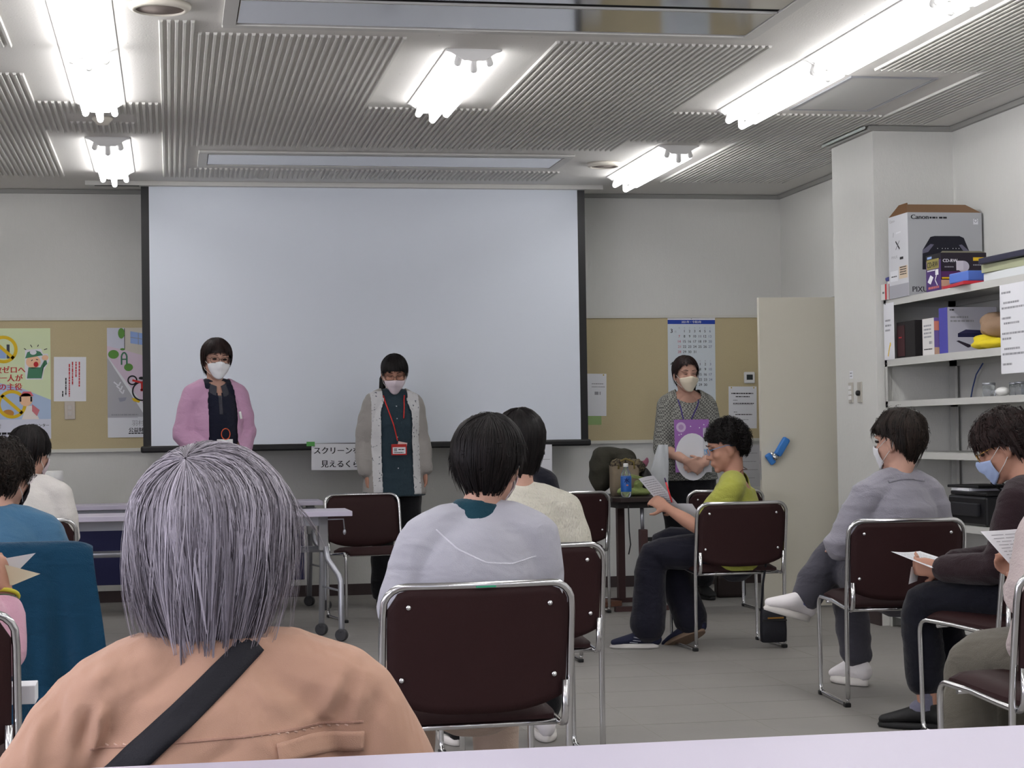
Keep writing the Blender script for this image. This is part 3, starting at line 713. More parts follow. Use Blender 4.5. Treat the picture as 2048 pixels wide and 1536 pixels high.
# ------------------------------------------------------------------ tables
def caster(mb, x, y):
    mb.lathe([(0.030, -0.020), (0.034, -0.014), (0.034, 0.014), (0.030, 0.020)], (x, y, 0.034), 18, 0, Matrix.Rotation(math.radians(62), 3, 'Z') @ Matrix.Rotation(math.radians(90), 3, 'Y'))
    mb.box((x, y, 0.056), (0.03, 0.045, 0.02), bevel=0.006)
def flip_table(name, label, x0, x1, y0, y1, z, xleg, group):
    t = thing(name, label, 'table', ((x0+x1)/2, (y0+y1)/2, 0), 0, group)
    cx, cy = (x0+x1)/2, (y0+y1)/2; hx, hy = (x1-x0)/2, (y1-y0)/2
    MB().span((-hx, -hy, z-0.028), (hx, hy, z), bevel=0.003).build('table_top', LAMIN, t)
    MB().span((-hx+0.12, -0.03, z-0.085), (hx-0.12, 0.03, z-0.029)).build('beam', SILVER, t)
    MB().tube([(-hx+0.14, 0.02, z-0.215), (hx-0.14, 0.02, z-0.215)], 0.018, 12).build('stretcher', SILVER, t)
    for s in (-1, 1):
        xl = s*(xleg-cx)
        b = MB(); b.span((xl-0.025, -0.06, z-0.22), (xl+0.025, 0.06, z-0.029), bevel=0.006); b.build('leg_bracket', GREYP, t)
        l = MB(); l.tube([(xl, 0.035, z-0.19), (xl, 0.05, 0.4), (xl, 0.12, 0.2), (xl, 0.17, 0.07)], 0.017, 12, cap='round'); l.build('leg', SILVER, t)
        l = MB(); l.tube([(xl+s*0.012, -0.035, z-0.19), (xl+s*0.012, -0.05, 0.50), (xl+s*0.02, -0.07, 0.44), (xl+s*0.075, -0.12, 0.355), (xl+s*0.085, -0.135, 0.32), (xl+s*0.082, -0.17, 0.07)], 0.017, 12, cap='round'); l.build('leg', SILVER, t)
        MB().tube([(xl, 0.09, 0.28), (xl+s*0.084, -0.145, 0.27)], 0.006, 8).build('brace', SILVER, t)
        for (xx, yy) in ((xl, 0.17), (xl+s*0.082, -0.17)):
            c = MB(); caster(c, xx, yy); c.build('caster', mat('caster_grey', (62, 62, 66), 0.5), t)
    k = MB(); k.tube([(hx-0.13, -hy+0.05, z-0.045), (hx-0.045, -hy+0.05, z-0.045), (hx-0.04, -hy+0.05, z-0.10)], 0.004, 8); k.ball((hx-0.04, -hy+0.05, z-0.115), (0.009, 0.009, 0.016))
    k.build('release_lever', SILVER, t)
    return t
flip_table('folding_table', 'white folding table on casters with curved silver legs, in front of the woman in pink', -1.36, 0.965, 10.15, 10.58, 0.707, 0.82, 'white tables')
t = flip_table('folding_table', 'white folding table with a navy modesty panel close to the back wall', -1.36, 0.955, 11.99, 12.40, 0.70, 0.885, 'white tables')
MB().span((-1.08, -0.175, 0.20), (1.035, -0.165, 0.595), bevel=0.004).build('modesty_panel', mat('navy_panel', (16, 20, 66), 0.7), t)
# table nearest the viewer
t = thing('long_table', 'pale lavender-white table edge along the bottom of the picture', 'table', (0.3, 2.1, 0))
MB().span((-1.3, -0.22, 0.697), (1.5, 0.215, 0.725), bevel=0.004).build('table_top', LAMIN, t)
for x in (-1.1, 1.3):
    l = MB(); l.tube([(x, -0.12, 0.69), (x, -0.12, 0.02)], 0.016, 10).tube([(x, 0.1, 0.69), (x, 0.1, 0.02)], 0.016, 10); l.build('leg', SILVER, t)
# dark side table
t = thing('side_table', 'small dark brown side table holding a water bottle and bags', 'table', (2.845, 11.62, 0))
WOODD = mat('dark_wood', (46, 34, 33), 0.45, var=(14, 0.3, (1, 1, 8)))
tp = MB(); tp.prism([(-0.17, -0.37), (-0.13, -0.42), (0.16, -0.42), (0.20, -0.37), (0.20, 0.42), (-0.17, 0.42)], (0, 0, 0.68), (1, 0, 0), (0, 1, 0), 0.026)
tp.build('table_top', WOODD, t)
MB().span((-0.13, -0.36, 0.64), (0.17, 0.38, 0.68)).build('apron', mat('dark_apron', (36, 30, 30), 0.6), t)
l = MB(); l.tube([(0.033, -0.30, 0.64), (0.035, -0.30, 0.50)], 0.012, 12); l.build('post', SILVER, t)
MB().span((0.015, -0.33, 0.02), (0.062, -0.27, 0.505), bevel=0.004).build('leg', mat('leg_brown', (70, 46, 46), 0.5), t)
MB().span((0.062, -0.315, 0.43), (0.205, -0.285, 0.455)).build('crossbar', BLACK, t)
MB().span((0.015, 0.27, 0.02), (0.062, 0.33, 0.66), bevel=0.004).build('leg', mat('leg_brown', (70, 46, 46), 0.5), t)
for y in (-0.30, 0.30): MB().span((-0.15, y-0.02, 0.0), (0.2, y+0.02, 0.03)).build('foot', mat('leg_brown', (70, 46, 46), 0.5), t)
MB().tube([(-0.085, -0.43, 0.66), (-0.083, -0.435, 0.5), (-0.075, -0.43, 0.42), (-0.088, -0.43, 0.36)], (0.004), 6).build('hanging_strap', BLACK, t)
# things on the side table
Z0 = 0.7065
t = thing('water_bottle', 'clear water bottle with a blue label on the dark side table', 'bottle', (2.775, 11.30, Z0))
MB().lathe([(0.024, 0), (0.032, 0.004), (0.033, 0.05), (0.031, 0.055), (0.033, 0.06), (0.033, 0.125), (0.029, 0.150), (0.015, 0.178), (0.013, 0.19)], seg=24).build('bottle_body', GLASSY, t)
MB().lathe([(0.015, 0.188), (0.0155, 0.192), (0.0155, 0.208), (0.013, 0.211)], seg=20).build('cap', WHITE, t)
MB().lathe([(0.0335, 0.035), (0.0338, 0.036), (0.0338, 0.130), (0.0333, 0.131)], seg=28).build('label', mat('bottle_blue', (40, 104, 190), 0.4, var=(30, 0.25)), t)
s = Sheet(0.001, 0.001, mat('bottle_blue', (40, 104, 190)), 0.0002)
s.text('水', 0, 0.034, 0.036, ink('navy', (14, 22, 90)), 1, 'c', bold=0.0008); s.disc(0.003, 0.018, 0.007, 0.005, ink('peach', (220, 130, 110)), 1)
s.build('printed_mark', (-0.004, -0.0355, 0.058), 0, parent=bpy.data.objects['water_bottle'])
def blob(name, label, cat, parts, m, seed=1, amp=0.006, vox=0.008, loc=(0, 0, 0), fr=(9, 9, 14), group=None):
    b = MB()
    for c, r, e in parts: b.ball(c, r, Euler([math.radians(q) for q in e]), sub=3)
    o = remeshed(name, b, m, None, vox, 3, lambda P: amp*folds(P, seed, fr)); o.location = loc
    return tag(o, label, cat, group)
OLIVE = mat('olive_cloth', (52, 50, 40), 0.9, bump=(120, 0.3))
blob('coat', 'dark olive coat heaped at the back of the side table', 'coat', [((0.04, 0.0, 0.12), (0.075, 0.11, 0.14), (0, 0, 0)), ((0.05, 0.0, 0.20), (0.07, 0.10, 0.08), (0, 0, 0)), ((0.12, 0.02, 0.225), (0.13, 0.10, 0.06), (0, 8, 0)), ((0.20, 0.0, 0.19), (0.085, 0.11, 0.08), (0, 14, 0)), ((0.19, 0.0, 0.10), (0.10, 0.12, 0.12), (0, 0, 0))], OLIVE, 3, 0.008, loc=(2.705, 11.87, Z0+0.024))
tt = thing('tote_bag', 'beige tote bag standing on the side table behind the bottle', 'bag', (2.845, 11.63, Z0))
b = MB(); P = []
for v, w, d in ((0, 0.085, 0.045), (0.05, 0.09, 0.06), (0.12, 0.09, 0.055), (0.19, 0.092, 0.05)):
    P.append([V((w*math.copysign(abs(math.cos(a))**0.35, math.cos(a)), d*math.copysign(abs(math.sin(a))**0.35, math.sin(a)), v+0.004*math.sin(3*a))) for a in [2*PI*k/28 for k in range(28)]])
vs = b.grid(P, closed_u=True); b._face(list(reversed(vs[0])), 0); b.build('bag_body', mat('tote_beige', (142, 128, 108), 0.9, var=(20, 0.2), bump=(200, 0.2)), tt)
MB().tube([(-0.05, -0.052, 0.17), (-0.045, -0.05, 0.215), (0.0, -0.045, 0.235), (0.05, -0.05, 0.215), (0.055, -0.052, 0.17)], (0.006, 0.003), 8).build('handle', mat('tote_handle', (120, 106, 60), 0.9), tt)
FUR = mat('dark_lace', (44, 38, 36), 0.95, var=(60, 0.5), rgb2=(120, 108, 84), kind='noise2', bump=(160, 0.8))
blob('scarf', 'dark patterned lace scarf spilling from the top of the tote bag', 'scarf', [((0, 0, 0.20), (0.09, 0.05, 0.035), (0, 0, 0)), ((0.075, 0.0, 0.19), (0.055, 0.05, 0.045), (0, 20, 0)), ((-0.05, -0.02, 0.205), (0.05, 0.04, 0.03), (0, 0, 0))], FUR, 8, 0.010, 0.006, (2.85, 11.63, Z0), (24, 24, 24))
blob('handbag', 'black handbag squeezed between the tote bag and the white plastic bag', 'bag', [((0, 0, 0.09), (0.05, 0.06, 0.09), (0, 0, 0)), ((0.01, 0, 0.05), (0.055, 0.06, 0.05), (0, 0, 0))], BLACK, 11, 0.004, 0.007, (2.985, 11.66, Z0))
blob('flower', 'faded pink cloth flower poking up behind the black handbag', 'flower', [((0, 0, 0), (0.022, 0.02, 0.03), (0, 0, 0)), ((0.014, 0, 0.02), (0.018, 0.016, 0.022), (0, 30, 0))], mat('dusty_pink', (150, 92, 112), 0.9), 4, 0.006, 0.005, (2.985, 11.66, Z0+0.196), (40, 40, 40))
GR1 = mat('pale_green_cloth', (138, 152, 96), 0.95, bump=(150, 0.3)); GR2 = mat('leaf_green_cloth', (136, 150, 92), 0.95, bump=(150, 0.3))
blob('cloth', 'crumpled pale green cloth in front of the tote bag', 'cloth', [((-0.03, 0, 0.025), (0.06, 0.05, 0.03), (0, 0, 0)), ((0.06, 0, 0.02), (0.09, 0.05, 0.025), (0, 0, 0)), ((0.05, 0.0, 0.065), (0.03, 0.03, 0.03), (0, 0, 0)), ((-0.03, 0.02, 0.07), (0.03, 0.02, 0.04), (0, 0, 0)), ((0.02, 0, 0.02), (0.05, 0.05, 0.025), (0, 0, 0))], GR2, 6, 0.006, 0.006, (2.845, 11.475, Z0+0.006), (20, 20, 20))
bx = MB(); bx.box((0, 0, 0), (0.13, 0.02, 0.022), Euler((0, math.radians(14), 0)), bevel=0.004)
tag(bx.build('glasses_case', GR1), 'slim pale green case lying on the crumpled cloth', 'case').location = (2.885, 11.455, Z0+0.118)
# white plastic bag hanging beside the standing woman
b = MB(); P = []
for v in range(9):
    f = v/8; z = f*0.325; w = 0.085-0.05*f; cx = 0.055*f
    P.append([V((cx+w*math.cos(a), 0.03*math.sin(a)*(1-0.6*f)+0.006*math.sin(5*a+v), z)) for a in [2*PI*k/24 for k in range(24)]])
b.grid(P, closed_u=True)
o = b.build('plastic_bag', mat('thin_white_plastic', (222, 226, 230), 0.35, alpha=0.8, bump=(30, 0.3))); o.location = (3.095, 11.80, 0.70)
tag(o, 'tall translucent white plastic bag standing at the right end of the side table', 'bag')
# papers and a dark bag on the floor
s = Sheet(0.21, 0.297, PAPER); tag(s.build('loose_sheet', (2.74, 11.9, 0.012), math.radians(20), (math.radians(-90), 0)), 'white sheet lying on the floor behind the empty chair', 'paper')
tag(MB().box((2.70, 11.72, 0.02), (0.16, 0.24, 0.035), Euler((0, 0, 0.4)), bevel=0.004).build('flat_box', mat('cardboard_brown', (110, 74, 58), 0.8)), 'flat brown box on the floor under the side table', 'box')
t = thing('briefcase', 'dark brown bag on the floor by the standing woman in grey check', 'bag', (3.66, 12.05, 0))
MB().box((0, 0, 0.075), (0.20, 0.10, 0.15), bevel=0.02).build('bag_body', mat('dark_leather', (40, 28, 26), 0.5), t); MB().tube([(-0.05, 0, 0.148), (-0.04, 0, 0.19), (0.04, 0, 0.19), (0.05, 0, 0.148)], 0.006).build('handle', BLACK, t)
# white canister on the rear table
t = thing('canister', 'white lidded canister on the rear table, left of the picture', 'canister', (-0.745, 12.2, 0.7003))
MB().lathe([(0.066, 0), (0.068, 0.01), (0.068, 0.155), (0.066, 0.158)], seg=32).build('canister_body', WHITE, t); MB().lathe([(0.070, 0.160), (0.071, 0.163), (0.071, 0.215), (0.066, 0.22)], seg=32).build('lid', WHITE, t)

# black shoulder pouch hanging from the lime woman's chair
NAVYB = mat('pouch_black', (16, 17, 26), 0.7, bump=(200, 0.2))
t = thing('shoulder_bag', 'small black pouch hanging by its strap from the chair of the woman in lime green', 'bag', (3.01, 9.17, 0.032))
b = MB(); P = []
for z, w, d in ((0, 0.058, 0.02), (0.006, 0.066, 0.026), (0.06, 0.068, 0.028), (0.13, 0.066, 0.026), (0.165, 0.064, 0.022), (0.172, 0.058, 0.015)):
    P.append([V((w*math.copysign(abs(math.cos(a))**0.4, math.cos(a)), d*math.copysign(abs(math.sin(a))**0.5, math.sin(a)), z)) for a in [2*PI*k/24 for k in range(24)]])
vs = b.grid(P, closed_u=True); b._face(list(reversed(vs[0])), 0); b._face(vs[-1], 0); b.build('pouch', NAVYB, t)
MB().box((0.005, -0.027, 0.125), (0.085, 0.006, 0.008)).build('zip', mat('zip_gold', (150, 110, 50), 0.4, 0.6), t); MB().box((0, -0.028, 0.112), (0.128, 0.004, 0.006)).build('flap_seam', BLACK, t)
MB().tube([(-0.062, 0.0, 0.16), (-0.05, 0.0, 0.30), (-0.022, 0.03, 0.40), (-0.012, 0.005, 0.52), (-0.012, -0.012, 0.62), (-0.012, -0.008, 0.705), (-0.012, 0.008, 0.718), (-0.012, 0.04, 0.70), (-0.012, 0.055, 0.60)], (0.006, 0.002), 8).build('strap', NAVYB, t)

# ------------------------------------------------------------------ shelving on the right wall
t = thing('shelving_unit', 'cream steel shelving unit with five shelves along the right wall', 'shelves', (4.185, 9.05, 0))
xa, xb, ya, yb_ = -0.215, 0.205, -1.15, 0.955
for x in (xa+0.017, xb-0.017):
    for y in (ya+0.017, yb_-0.017):
        p = MB(); s = 0.034; th = 0.003; sx = 1 if x < 0 else -1; sy = 1 if y < 0 else -1
        p.span((x-s/2*sx, y-s/2, 0), (x-(s/2-th)*sx, y+s/2, 1.835)).span((x-s/2, y-s/2*sy, 0), (x+s/2, y-(s/2-th)*sy, 1.835)); p.build('post', STEEL, t)
for z, th in ((1.832, 0.036), (1.498, 0.040), (1.262, 0.034), (0.978, 0.034), (0.61, 0.034), (0.09, 0.034)):
    s = MB(); s.span((xa, ya, z-0.004), (xb, yb_, z)); s.span((xa, ya, z-th), (xa+0.003, yb_, z-0.004)); s.span((xb-0.003, ya, z-th), (xb, yb_, z-0.004)); s.span((xa, yb_-0.003, z-th), (xb, yb_, z-0.004)); s.span((xa, ya, z-th), (xb, ya+0.003, z-0.004)); s.span((xa+0.003, ya, z-th), (xa+0.012, yb_, z-th+0.003))
    so = s.build('shelf', STEEL, t)
    for y in (yb_-0.03, ya+0.03): MB().ball((xa-0.002, y, z-th*0.6), (0.003, 0.006, 0.006)).build('bolt', mat('bolt_grey', (90, 90, 92), 0.4, 0.6), so)
# hanging paper notes on the shelving
s = Sheet(0.150, 0.318, PAPER); s.dashes(0.02, 0.215, 0.08, 0.014, INKG, 1); s.dashes(0.02, 0.187, 0.09, 0.014, INKG, 2); s.dashes(0.02, 0.16, 0.07, 0.014, INKG, 3); s.line([(0.055, 0.02), (0.085, 0.08), (0.095, 0.085)], 0.012, YEL, 1); s.disc(0.092, 0.085, 0.008, 0.012, YEL, 2)
tag(s.build('paper_note', (3.967, 10.00, 1.495), math.radians(-90)), 'narrow white note with a yellow mark on the far end of the shelving', 'notice')
s = Sheet(0.31, 0.43, PAPER)
for k in range(10): s.dashes(0.02+0.02*(k % 3 == 1), 0.385-0.037*k-0.012*(k % 2), 0.10+0.14*((k*7) % 3)/2, 0.013, INKG, 40+k)
tag(s.build('paper_note', (3.966, 8.495, 1.367), math.radians(-90)), 'large white printed notice hanging from the top shelf at the right edge', 'notice')

def crate(name, label, cat, x0, x1, y0, y1, z, h, m, group=None, open_top=False):
    t = thing(name, label, cat, ((x0+x1)/2, (y0+y1)/2, z+0.0005), 0, group); hx, hy = (x1-x0)/2, (y1-y0)/2
    MB().span((-hx, -hy, 0), (hx, hy, h), bevel=0.0015).build('carton', m, t)
    return t, hx, hy
ZS = 1.832
BXG = mat('box_silver', (176, 178, 182), 0.45); CARD = mat('cardboard', (134, 104, 78), 0.8)
t, hx, hy = crate('printer_box', 'large silver printer carton with an open top, on the top shelf', 'box', 3.965, 4.395, 9.62, 9.90, ZS, 0.455, BXG)
f = MB(); f.prism([(-hx, 0), (hx, 0), (hx-0.07, 0.072), (-hx+0.02, 0.072)], (0, -hy+0.002, 0.455), (1, 0, 0), V((0, 0.72, 0.69)).normalized(), -0.003); f.build('top_flap', CARD, t)
f = MB(); f.prism([(-hy, 0), (hy, 0), (hy-0.06, 0.075), (-hy+0.10, 0.075)], (-hx+0.002, 0, 0.455), (0, 1, 0), V((0.5, 0, 0.86)).normalized(), 0.003); f.build('top_flap', mat('cardboard_dark', (110, 76, 44), 0.8), t)
s = Sheet(2*hx, 0.455, BXG, 0.0006); W = 2*hx; u = lambda px: (px-1820)/173*W; v = lambda py: 0.455-(py-416)/176*0.455
s.text('Canon', u(1827), v(430), 0.034, INK, 1, sx=1.15, bold=0.0014); s.dashes(u(1871), v(429), 0.045, 0.013, INK, 3); s.dashes(u(1893), v(429), 0.045, 0.013, INK, 5)
s.rect(u(1973), v(441), 0.028, 0.030, PAPER, 1); s.ring(u(1978.5), v(433), 0.010, 0.003, INKG, 2)
PB = ink('printer_black', (26, 26, 38)); PG = ink('printer_grey', (104, 102, 122))
s.poly([(u(x), v(y)) for x, y in ((1853, 496), (1872, 468), (1882, 466), (1940, 466), (1950, 470), (1962, 498), (1962, 530), (1956, 537), (1852, 537))], PB, 1)
s.poly([(u(x), v(y)) for x, y in ((1853, 496), (1872, 483), (1880, 484), (1866, 500), (1853, 503))], PG, 2); s.poly([(u(x), v(y)) for x, y in ((1962, 498), (1945, 484), (1938, 485), (1950, 500), (1962, 504))], PG, 2)
for xx in (1888, 1899, 1906, 1912, 1924, 1931, 1938): s.disc(u(xx), v(492.5), 0.0022, 0.0022, PAPER, 3)
s.poly([(u(x), v(y)) for x, y in ((1880, 535), (1962, 524), (1960, 532), (1885, 540))], ink('printer_mid', (60, 58, 70)), 2)
s.text('PIXUS', u(1827), v(584), 0.042, ink('pix', (60, 58, 66)), 1, bold=0.001)
s.build('front_print', (-hx, -hy-0.0008, 0), 0, parent=t)
s = Sheet(2*hy, 0.455, mat('box_silver_light', (206, 207, 212), 0.4), 0.0006); W2 = 2*hy; u = lambda px: (px-1780)/40*W2; v = lambda py: 0.455-(py-420)/176*0.455
s.text('Canon', u(1783), v(433), 0.022, INKG, 1, sx=1.3); s.line([(u(1795), v(475)), (u(1803), v(493))], 0.010, INK, 1); s.line([(u(1803), v(475)), (u(1795), v(493))], 0.008, INKG, 1)
s.text('PIXUS', u(1786), v(511), 0.020, INKG, 1, sx=1.6); s.rect(u(1803), v(516), 0.05, 0.014, INK, 1); s.rect(u(1783), v(560), 0.11, 0.058, PAPER, 1); s.rect(u(1801), v(557), 0.12, 0.068, ink('cream', (214, 196, 172)), 1)
for k in range(4): s.dashes(u(1803), v(534+5*k), 0.09, 0.008, INK, k, 2)
s.dashes(u(1785), v(551), 0.08, 0.008, INK, 8, 2); s.rect(0, 0, W2, 0.072, ink('box_dim', (168, 168, 176)), 1); s.line([(u(1791), v(455)), (u(1790), v(465))], 0.006, INKG, 1); s.line([(u(1796), v(458)), (u(1806), v(457))], 0.008, PAPER, 1)
s.build('side_print', (-hx-0.0008, hy, 0), math.radians(-90), parent=t)
# purple carton
PUR = mat('carton_purple', (70, 40, 110), 0.4); PDK = mat('carton_dark', (34, 26, 40), 0.4)
t, hx, hy = crate('drive_box', 'purple and black drive carton in front of the printer carton', 'box', 3.99, 4.245, 9.245, 9.44, ZS, 0.198, PDK)
s = Sheet(2*hx, 0.198, PDK, 0.0005); s.rect(0, 0.055, 2*hx, 0.045, ink('plum', (84, 40, 96)), 1); s.rect(0.0, 0.022, 2*hx, 0.045, ink('tan_print', (200, 164, 140)), 1); s.rect(0, 0, 2*hx, 0.022, ink('pinkprint', (196, 110, 110)), 1)
s.rect(0.004, 0.060, 0.25, 0.009, YEL, 2); s.text('CD-RW', 0.01, 0.148, 0.024, PAPER, 2, bold=0.0006); s.disc(0.125, 0.125, 0.033, 0.030, ink('drivegrey', (190, 186, 200)), 2); s.rect(0.085, 0.105, 0.04, 0.05, ink('drivelight', (206, 204, 214)), 3); s.rect(0.18, 0.155, 0.06, 0.018, YEL, 2); s.dashes(0.18, 0.13, 0.06, 0.008, INKG, 3, 2); s.dashes(0.02, 0.12, 0.05, 0.008, INKG, 4, 2)
s.build('front_print', (-hx, -hy-0.0008, 0), 0, parent=t)
s = Sheet(2*hy, 0.198, PUR, 0.0005); s.rect(0, 0.165, 2*hy, 0.033, ink('black', (24, 22, 28)), 1); s.rect(0.012, 0.120, 0.16, 0.052, ink('olive_panel', (150, 140, 80)), 2); s.text('CD-RW', 0.018, 0.130, 0.042, ink('black', (24, 22, 28)), 3, bold=0.001); s.rect(0.02, 0.176, 0.06, 0.012, BLU, 2)
s.poly([(0.02, 0.055), (0.06, 0.09), (0.10, 0.075), (0.06, 0.04)], PAPER, 2); s.rect(0.125, 0.085, 0.04, 0.03, PAPER, 2); s.line([(0.14, 0.085), (0.12, 0.06), (0.15, 0.03)], 0.008, PAPER, 2); s.dashes(0.02, 0.11, 0.1, 0.008, PAPER, 5, 2); s.dashes(0.03, 0.015, 0.14, 0.016, ink('pinkprint', (196, 110, 110)), 6, 2)
s.build('side_print', (-hx-0.0008, hy, 0), math.radians(-90), parent=t)
f = MB(); f.prism([(-hx, 0), (hx, 0), (hx-0.01, 0.05), (-hx+0.03, 0.05)], (0, -hy+0.001, 0.198), (1, 0, 0), V((0, 0.9, 0.25)).normalized(), -0.002); f.build('top_flap', mat('flap_olive', (120, 116, 96), 0.7), t)
# small items on the top shelf
t, hx, hy = crate('toner_box', 'small white and red carton at the far end of the top shelf', 'box', 3.955, 4.12, 9.915, 10.0, ZS, 0.088, mat('carton_white', (222, 220, 218), 0.5))
s = Sheet(2*hx, 0.088, mat('carton_white', (222, 220, 218)), 0.0005); s.rect(0.012, 0, 0.145, 0.088, RED, 1); s.rect(0.05, 0.014, 0.03, 0.035, PAPER, 2); s.dashes(0.055, 0.03, 0.02, 0.01, INK, 1, 3); s.build('front_print', (-hx, -hy-0.0008, 0), 0, parent=t)
s = Sheet(2*hy, 0.088, mat('carton_white', (222, 220, 218)), 0.0005); s.rect(0.06, 0, 0.025, 0.088, RED, 1); s.dashes(0.025, 0.035, 0.025, 0.015, INK, 3, 2); s.build('side_print', (-hx-0.0008, hy, 0), math.radians(-90), parent=t)
t = thing('stapler', 'blue and white stapler lying on the small white and red carton', 'stapler', (4.03, 9.957, ZS+0.0905), math.radians(0))
MB().box((0, 0, 0.008), (0.10, 0.03, 0.016), bevel=0.004).build('base', WHITE, t); MB().box((-0.005, 0, 0.042), (0.12, 0.026, 0.022), Euler((0, math.radians(-18), 0)), bevel=0.006).build('lever', mat('dull_blue', (86, 88, 150), 0.5), t); MB().box((0.02, 0, 0.022), (0.05, 0.02, 0.02), bevel=0.003).build('spring', SILVER, t)
t = thing('file_tray', 'bright blue plastic file box on the top shelf', 'box', (4.06, 9.03, ZS+0.020)); BL2 = mat('file_blue', (84, 120, 206), 0.45)
MB().span((-0.09, -0.16, 0), (0.12, 0.07, 0.052), bevel=0.006).build('tray', BL2, t)
t = thing('booklet', 'red booklet under the blue file box on the top shelf', 'book', (4.06, 9.03, ZS+0.0005), math.radians(-8)); MB().span((-0.10, -0.21, 0), (0.10, 0.17, 0.016), bevel=0.002).build('cover', mat('book_red', (196, 40, 56), 0.5), t)
t = thing('plastic_case', 'white plastic case on the top shelf under the pale green stack', 'case', (4.10, 8.55, ZS+0.0005)); MB().span((-0.10, -0.28, 0), (0.18, 0.20, 0.045), bevel=0.006).build('shell', mat('milky', (214, 218, 220), 0.4), t)
t = thing('paper_stack', 'thick stack of pale green paper on the white plastic case', 'paper', (4.10, 8.55, ZS+0.046), math.radians(4)); MB().span((-0.10, -0.28, 0), (0.17, 0.20, 0.042), bevel=0.003).build('sheets', mat('green_paper', (166, 170, 140), 0.8), t)
t = thing('binder', 'dark navy binder lying on top of the pale green paper stack', 'binder', (4.10, 8.50, ZS+0.089), math.radians(5)); MB().box((0.03, -0.03, 0.017), (0.30, 0.52, 0.03), Euler((math.radians(-0.8), 0, 0)), bevel=0.004).build('cover', mat('binder_navy', (40, 40, 62), 0.5), t)
# second shelf
Z2 = 1.498
t, hx, hy = crate('black_bag_box', 'black cloth case at the far end of the second shelf', 'case', 3.985, 4.36, 9.60, 9.86, Z2, 0.20, mat('case_black', (24, 20, 22), 0.8))
s = Sheet(0.1, 0.17, mat('maroon', (60, 26, 30), 0.8), 0.002); s.dashes(0.02, 0.1, 0.04, 0.01, RED, 2); s.build('label_patch', (-hx-0.003, hy-0.02, 0.01), math.radians(-90), parent=t)
t, hx, hy = crate('software_box', 'thin white and purple carton standing beside the router carton', 'box', 4.0, 4.055, 9.375, 9.53, Z2, 0.198, mat('carton_white', (222, 220, 218)))
s = Sheet(0.055, 0.198, ink('violet', (120, 100, 170)), 0.0005); s.rect(0, 0.13, 0.055, 0.05, ink('salmon', (226, 140, 120)), 1); s.rect(0.0, 0, 0.055, 0.04, ink('tan_print', (200, 164, 140)), 1); s.rect(0.03, 0.02, 0.02, 0.03, PAPER, 2); s.build('front_print', (-hx, -hy-0.0008, 0), 0, parent=t)
s = Sheet(2*hy, 0.198, mat('carton_white', (222, 220, 218)), 0.0005); [s.dashes(0.02, 0.155-0.02*k, 0.1, 0.012, INKG, k) for k in range(4)]; s.dashes(0.02, 0.03, 0.11, 0.008, INK, 9); s.dashes(0.09, 0.06, 0.04, 0.02, INKG, 11); s.build('side_print', (-hx-0.0008, hy, 0), math.radians(-90), parent=t)
t, hx, hy = crate('router_box', 'pale grey router carton with a blue side on the second shelf', 'box', 4.01, 4.285, 9.22, 9.33, Z2, 0.243, mat('carton_pale', (188, 188, 200), 0.5))
s = Sheet(2*hx, 0.243, mat('carton_pale', (188, 188, 200)), 0.0005); s.dashes(0.012, 0.225, 0.025, 0.010, INK, 1); s.dashes(0.015, 0.185, 0.10, 0.014, INKG, 2); s.dashes(0.015, 0.165, 0.13, 0.014, INKG, 3)
NV = ink('navy_print', (26, 26, 66)); s.poly([(0.055, 0.085), (0.055, 0.105), (0.10, 0.125), (0.215, 0.120), (0.215, 0.085)], NV, 1); s.poly([(0.06, 0.105), (0.10, 0.124), (0.215, 0.119), (0.215, 0.108)], ink('navy_top', (46, 44, 84)), 2); s.poly([(0.045, 0.065), (0.06, 0.068), (0.125, 0.045), (0.125, 0.033), (0.11, 0.030)], ink('dark_remote', (44, 36, 52)), 1)
s.build('front_print', (-hx, -hy-0.0008, 0), 0, parent=t); s = Sheet(2*hy, 0.243, mat('side_blue', (74, 72, 166), 0.5), 0.0005); s.build('side_print', (-hx-0.0008, hy, 0), math.radians(-90), parent=t)
blob('towel', 'crumpled brown towel on the second shelf', 'towel', [((0, 0, 0.06), (0.10, 0.13, 0.06), (0, 0, 0)), ((0.0, 0.05, 0.095), (0.08, 0.08, 0.05), (0, 0, 0)), ((0.03, -0.09, 0.08), (0.08, 0.09, 0.06), (0, 0, 0))], mat('towel_brown', (150, 124, 102), 0.95, bump=(200, 0.4)), 14, 0.009, loc=(4.11, 8.80, Z2+0.048), fr=(12, 12, 12))
blob('dust_cloth', 'folded bright yellow cloth on the edge of the second shelf', 'cloth', [((0, 0, 0.025), (0.08, 0.19, 0.026), (0, 0, 0)), ((0, 0.05, 0.05), (0.07, 0.10, 0.026), (8, 0, 0))], mat('cloth_yellow', (226, 204, 40), 0.9, bump=(150, 0.3)), 15, 0.005, 0.007, loc=(4.055, 8.78, Z2+0.004))
# third shelf
Z3 = 1.262
for k, (x, y) in enumerate(((4.04, 8.80), (4.12, 8.60), (4.16, 8.75), (4.10, 8.42))):
    t = thing('glass_jar', 'small clear glass jar on the third shelf at the right edge', 'jar', (x, y, Z3+0.0005), 0, 'glass jars on the third shelf')
    MB().lathe([(0.030, 0), (0.032, 0.003), (0.032, 0.055), (0.030, 0.058)], seg=20).build('jar_body', GLASSY, t); MB().lathe([(0.033, 0.0585), (0.033, 0.068), (0.030, 0.07)], seg=20).build('lid', SILVER, t)
t = thing('computer_mouse', 'white computer mouse in front of the glass jars', 'mouse', (4.03, 8.62, Z3+0.0005), math.radians(80)); b = MB(); b.ball((0, 0, 0.0225), (0.062, 0.034, 0.022), sub=3); b.build('shell', WHITE, t)
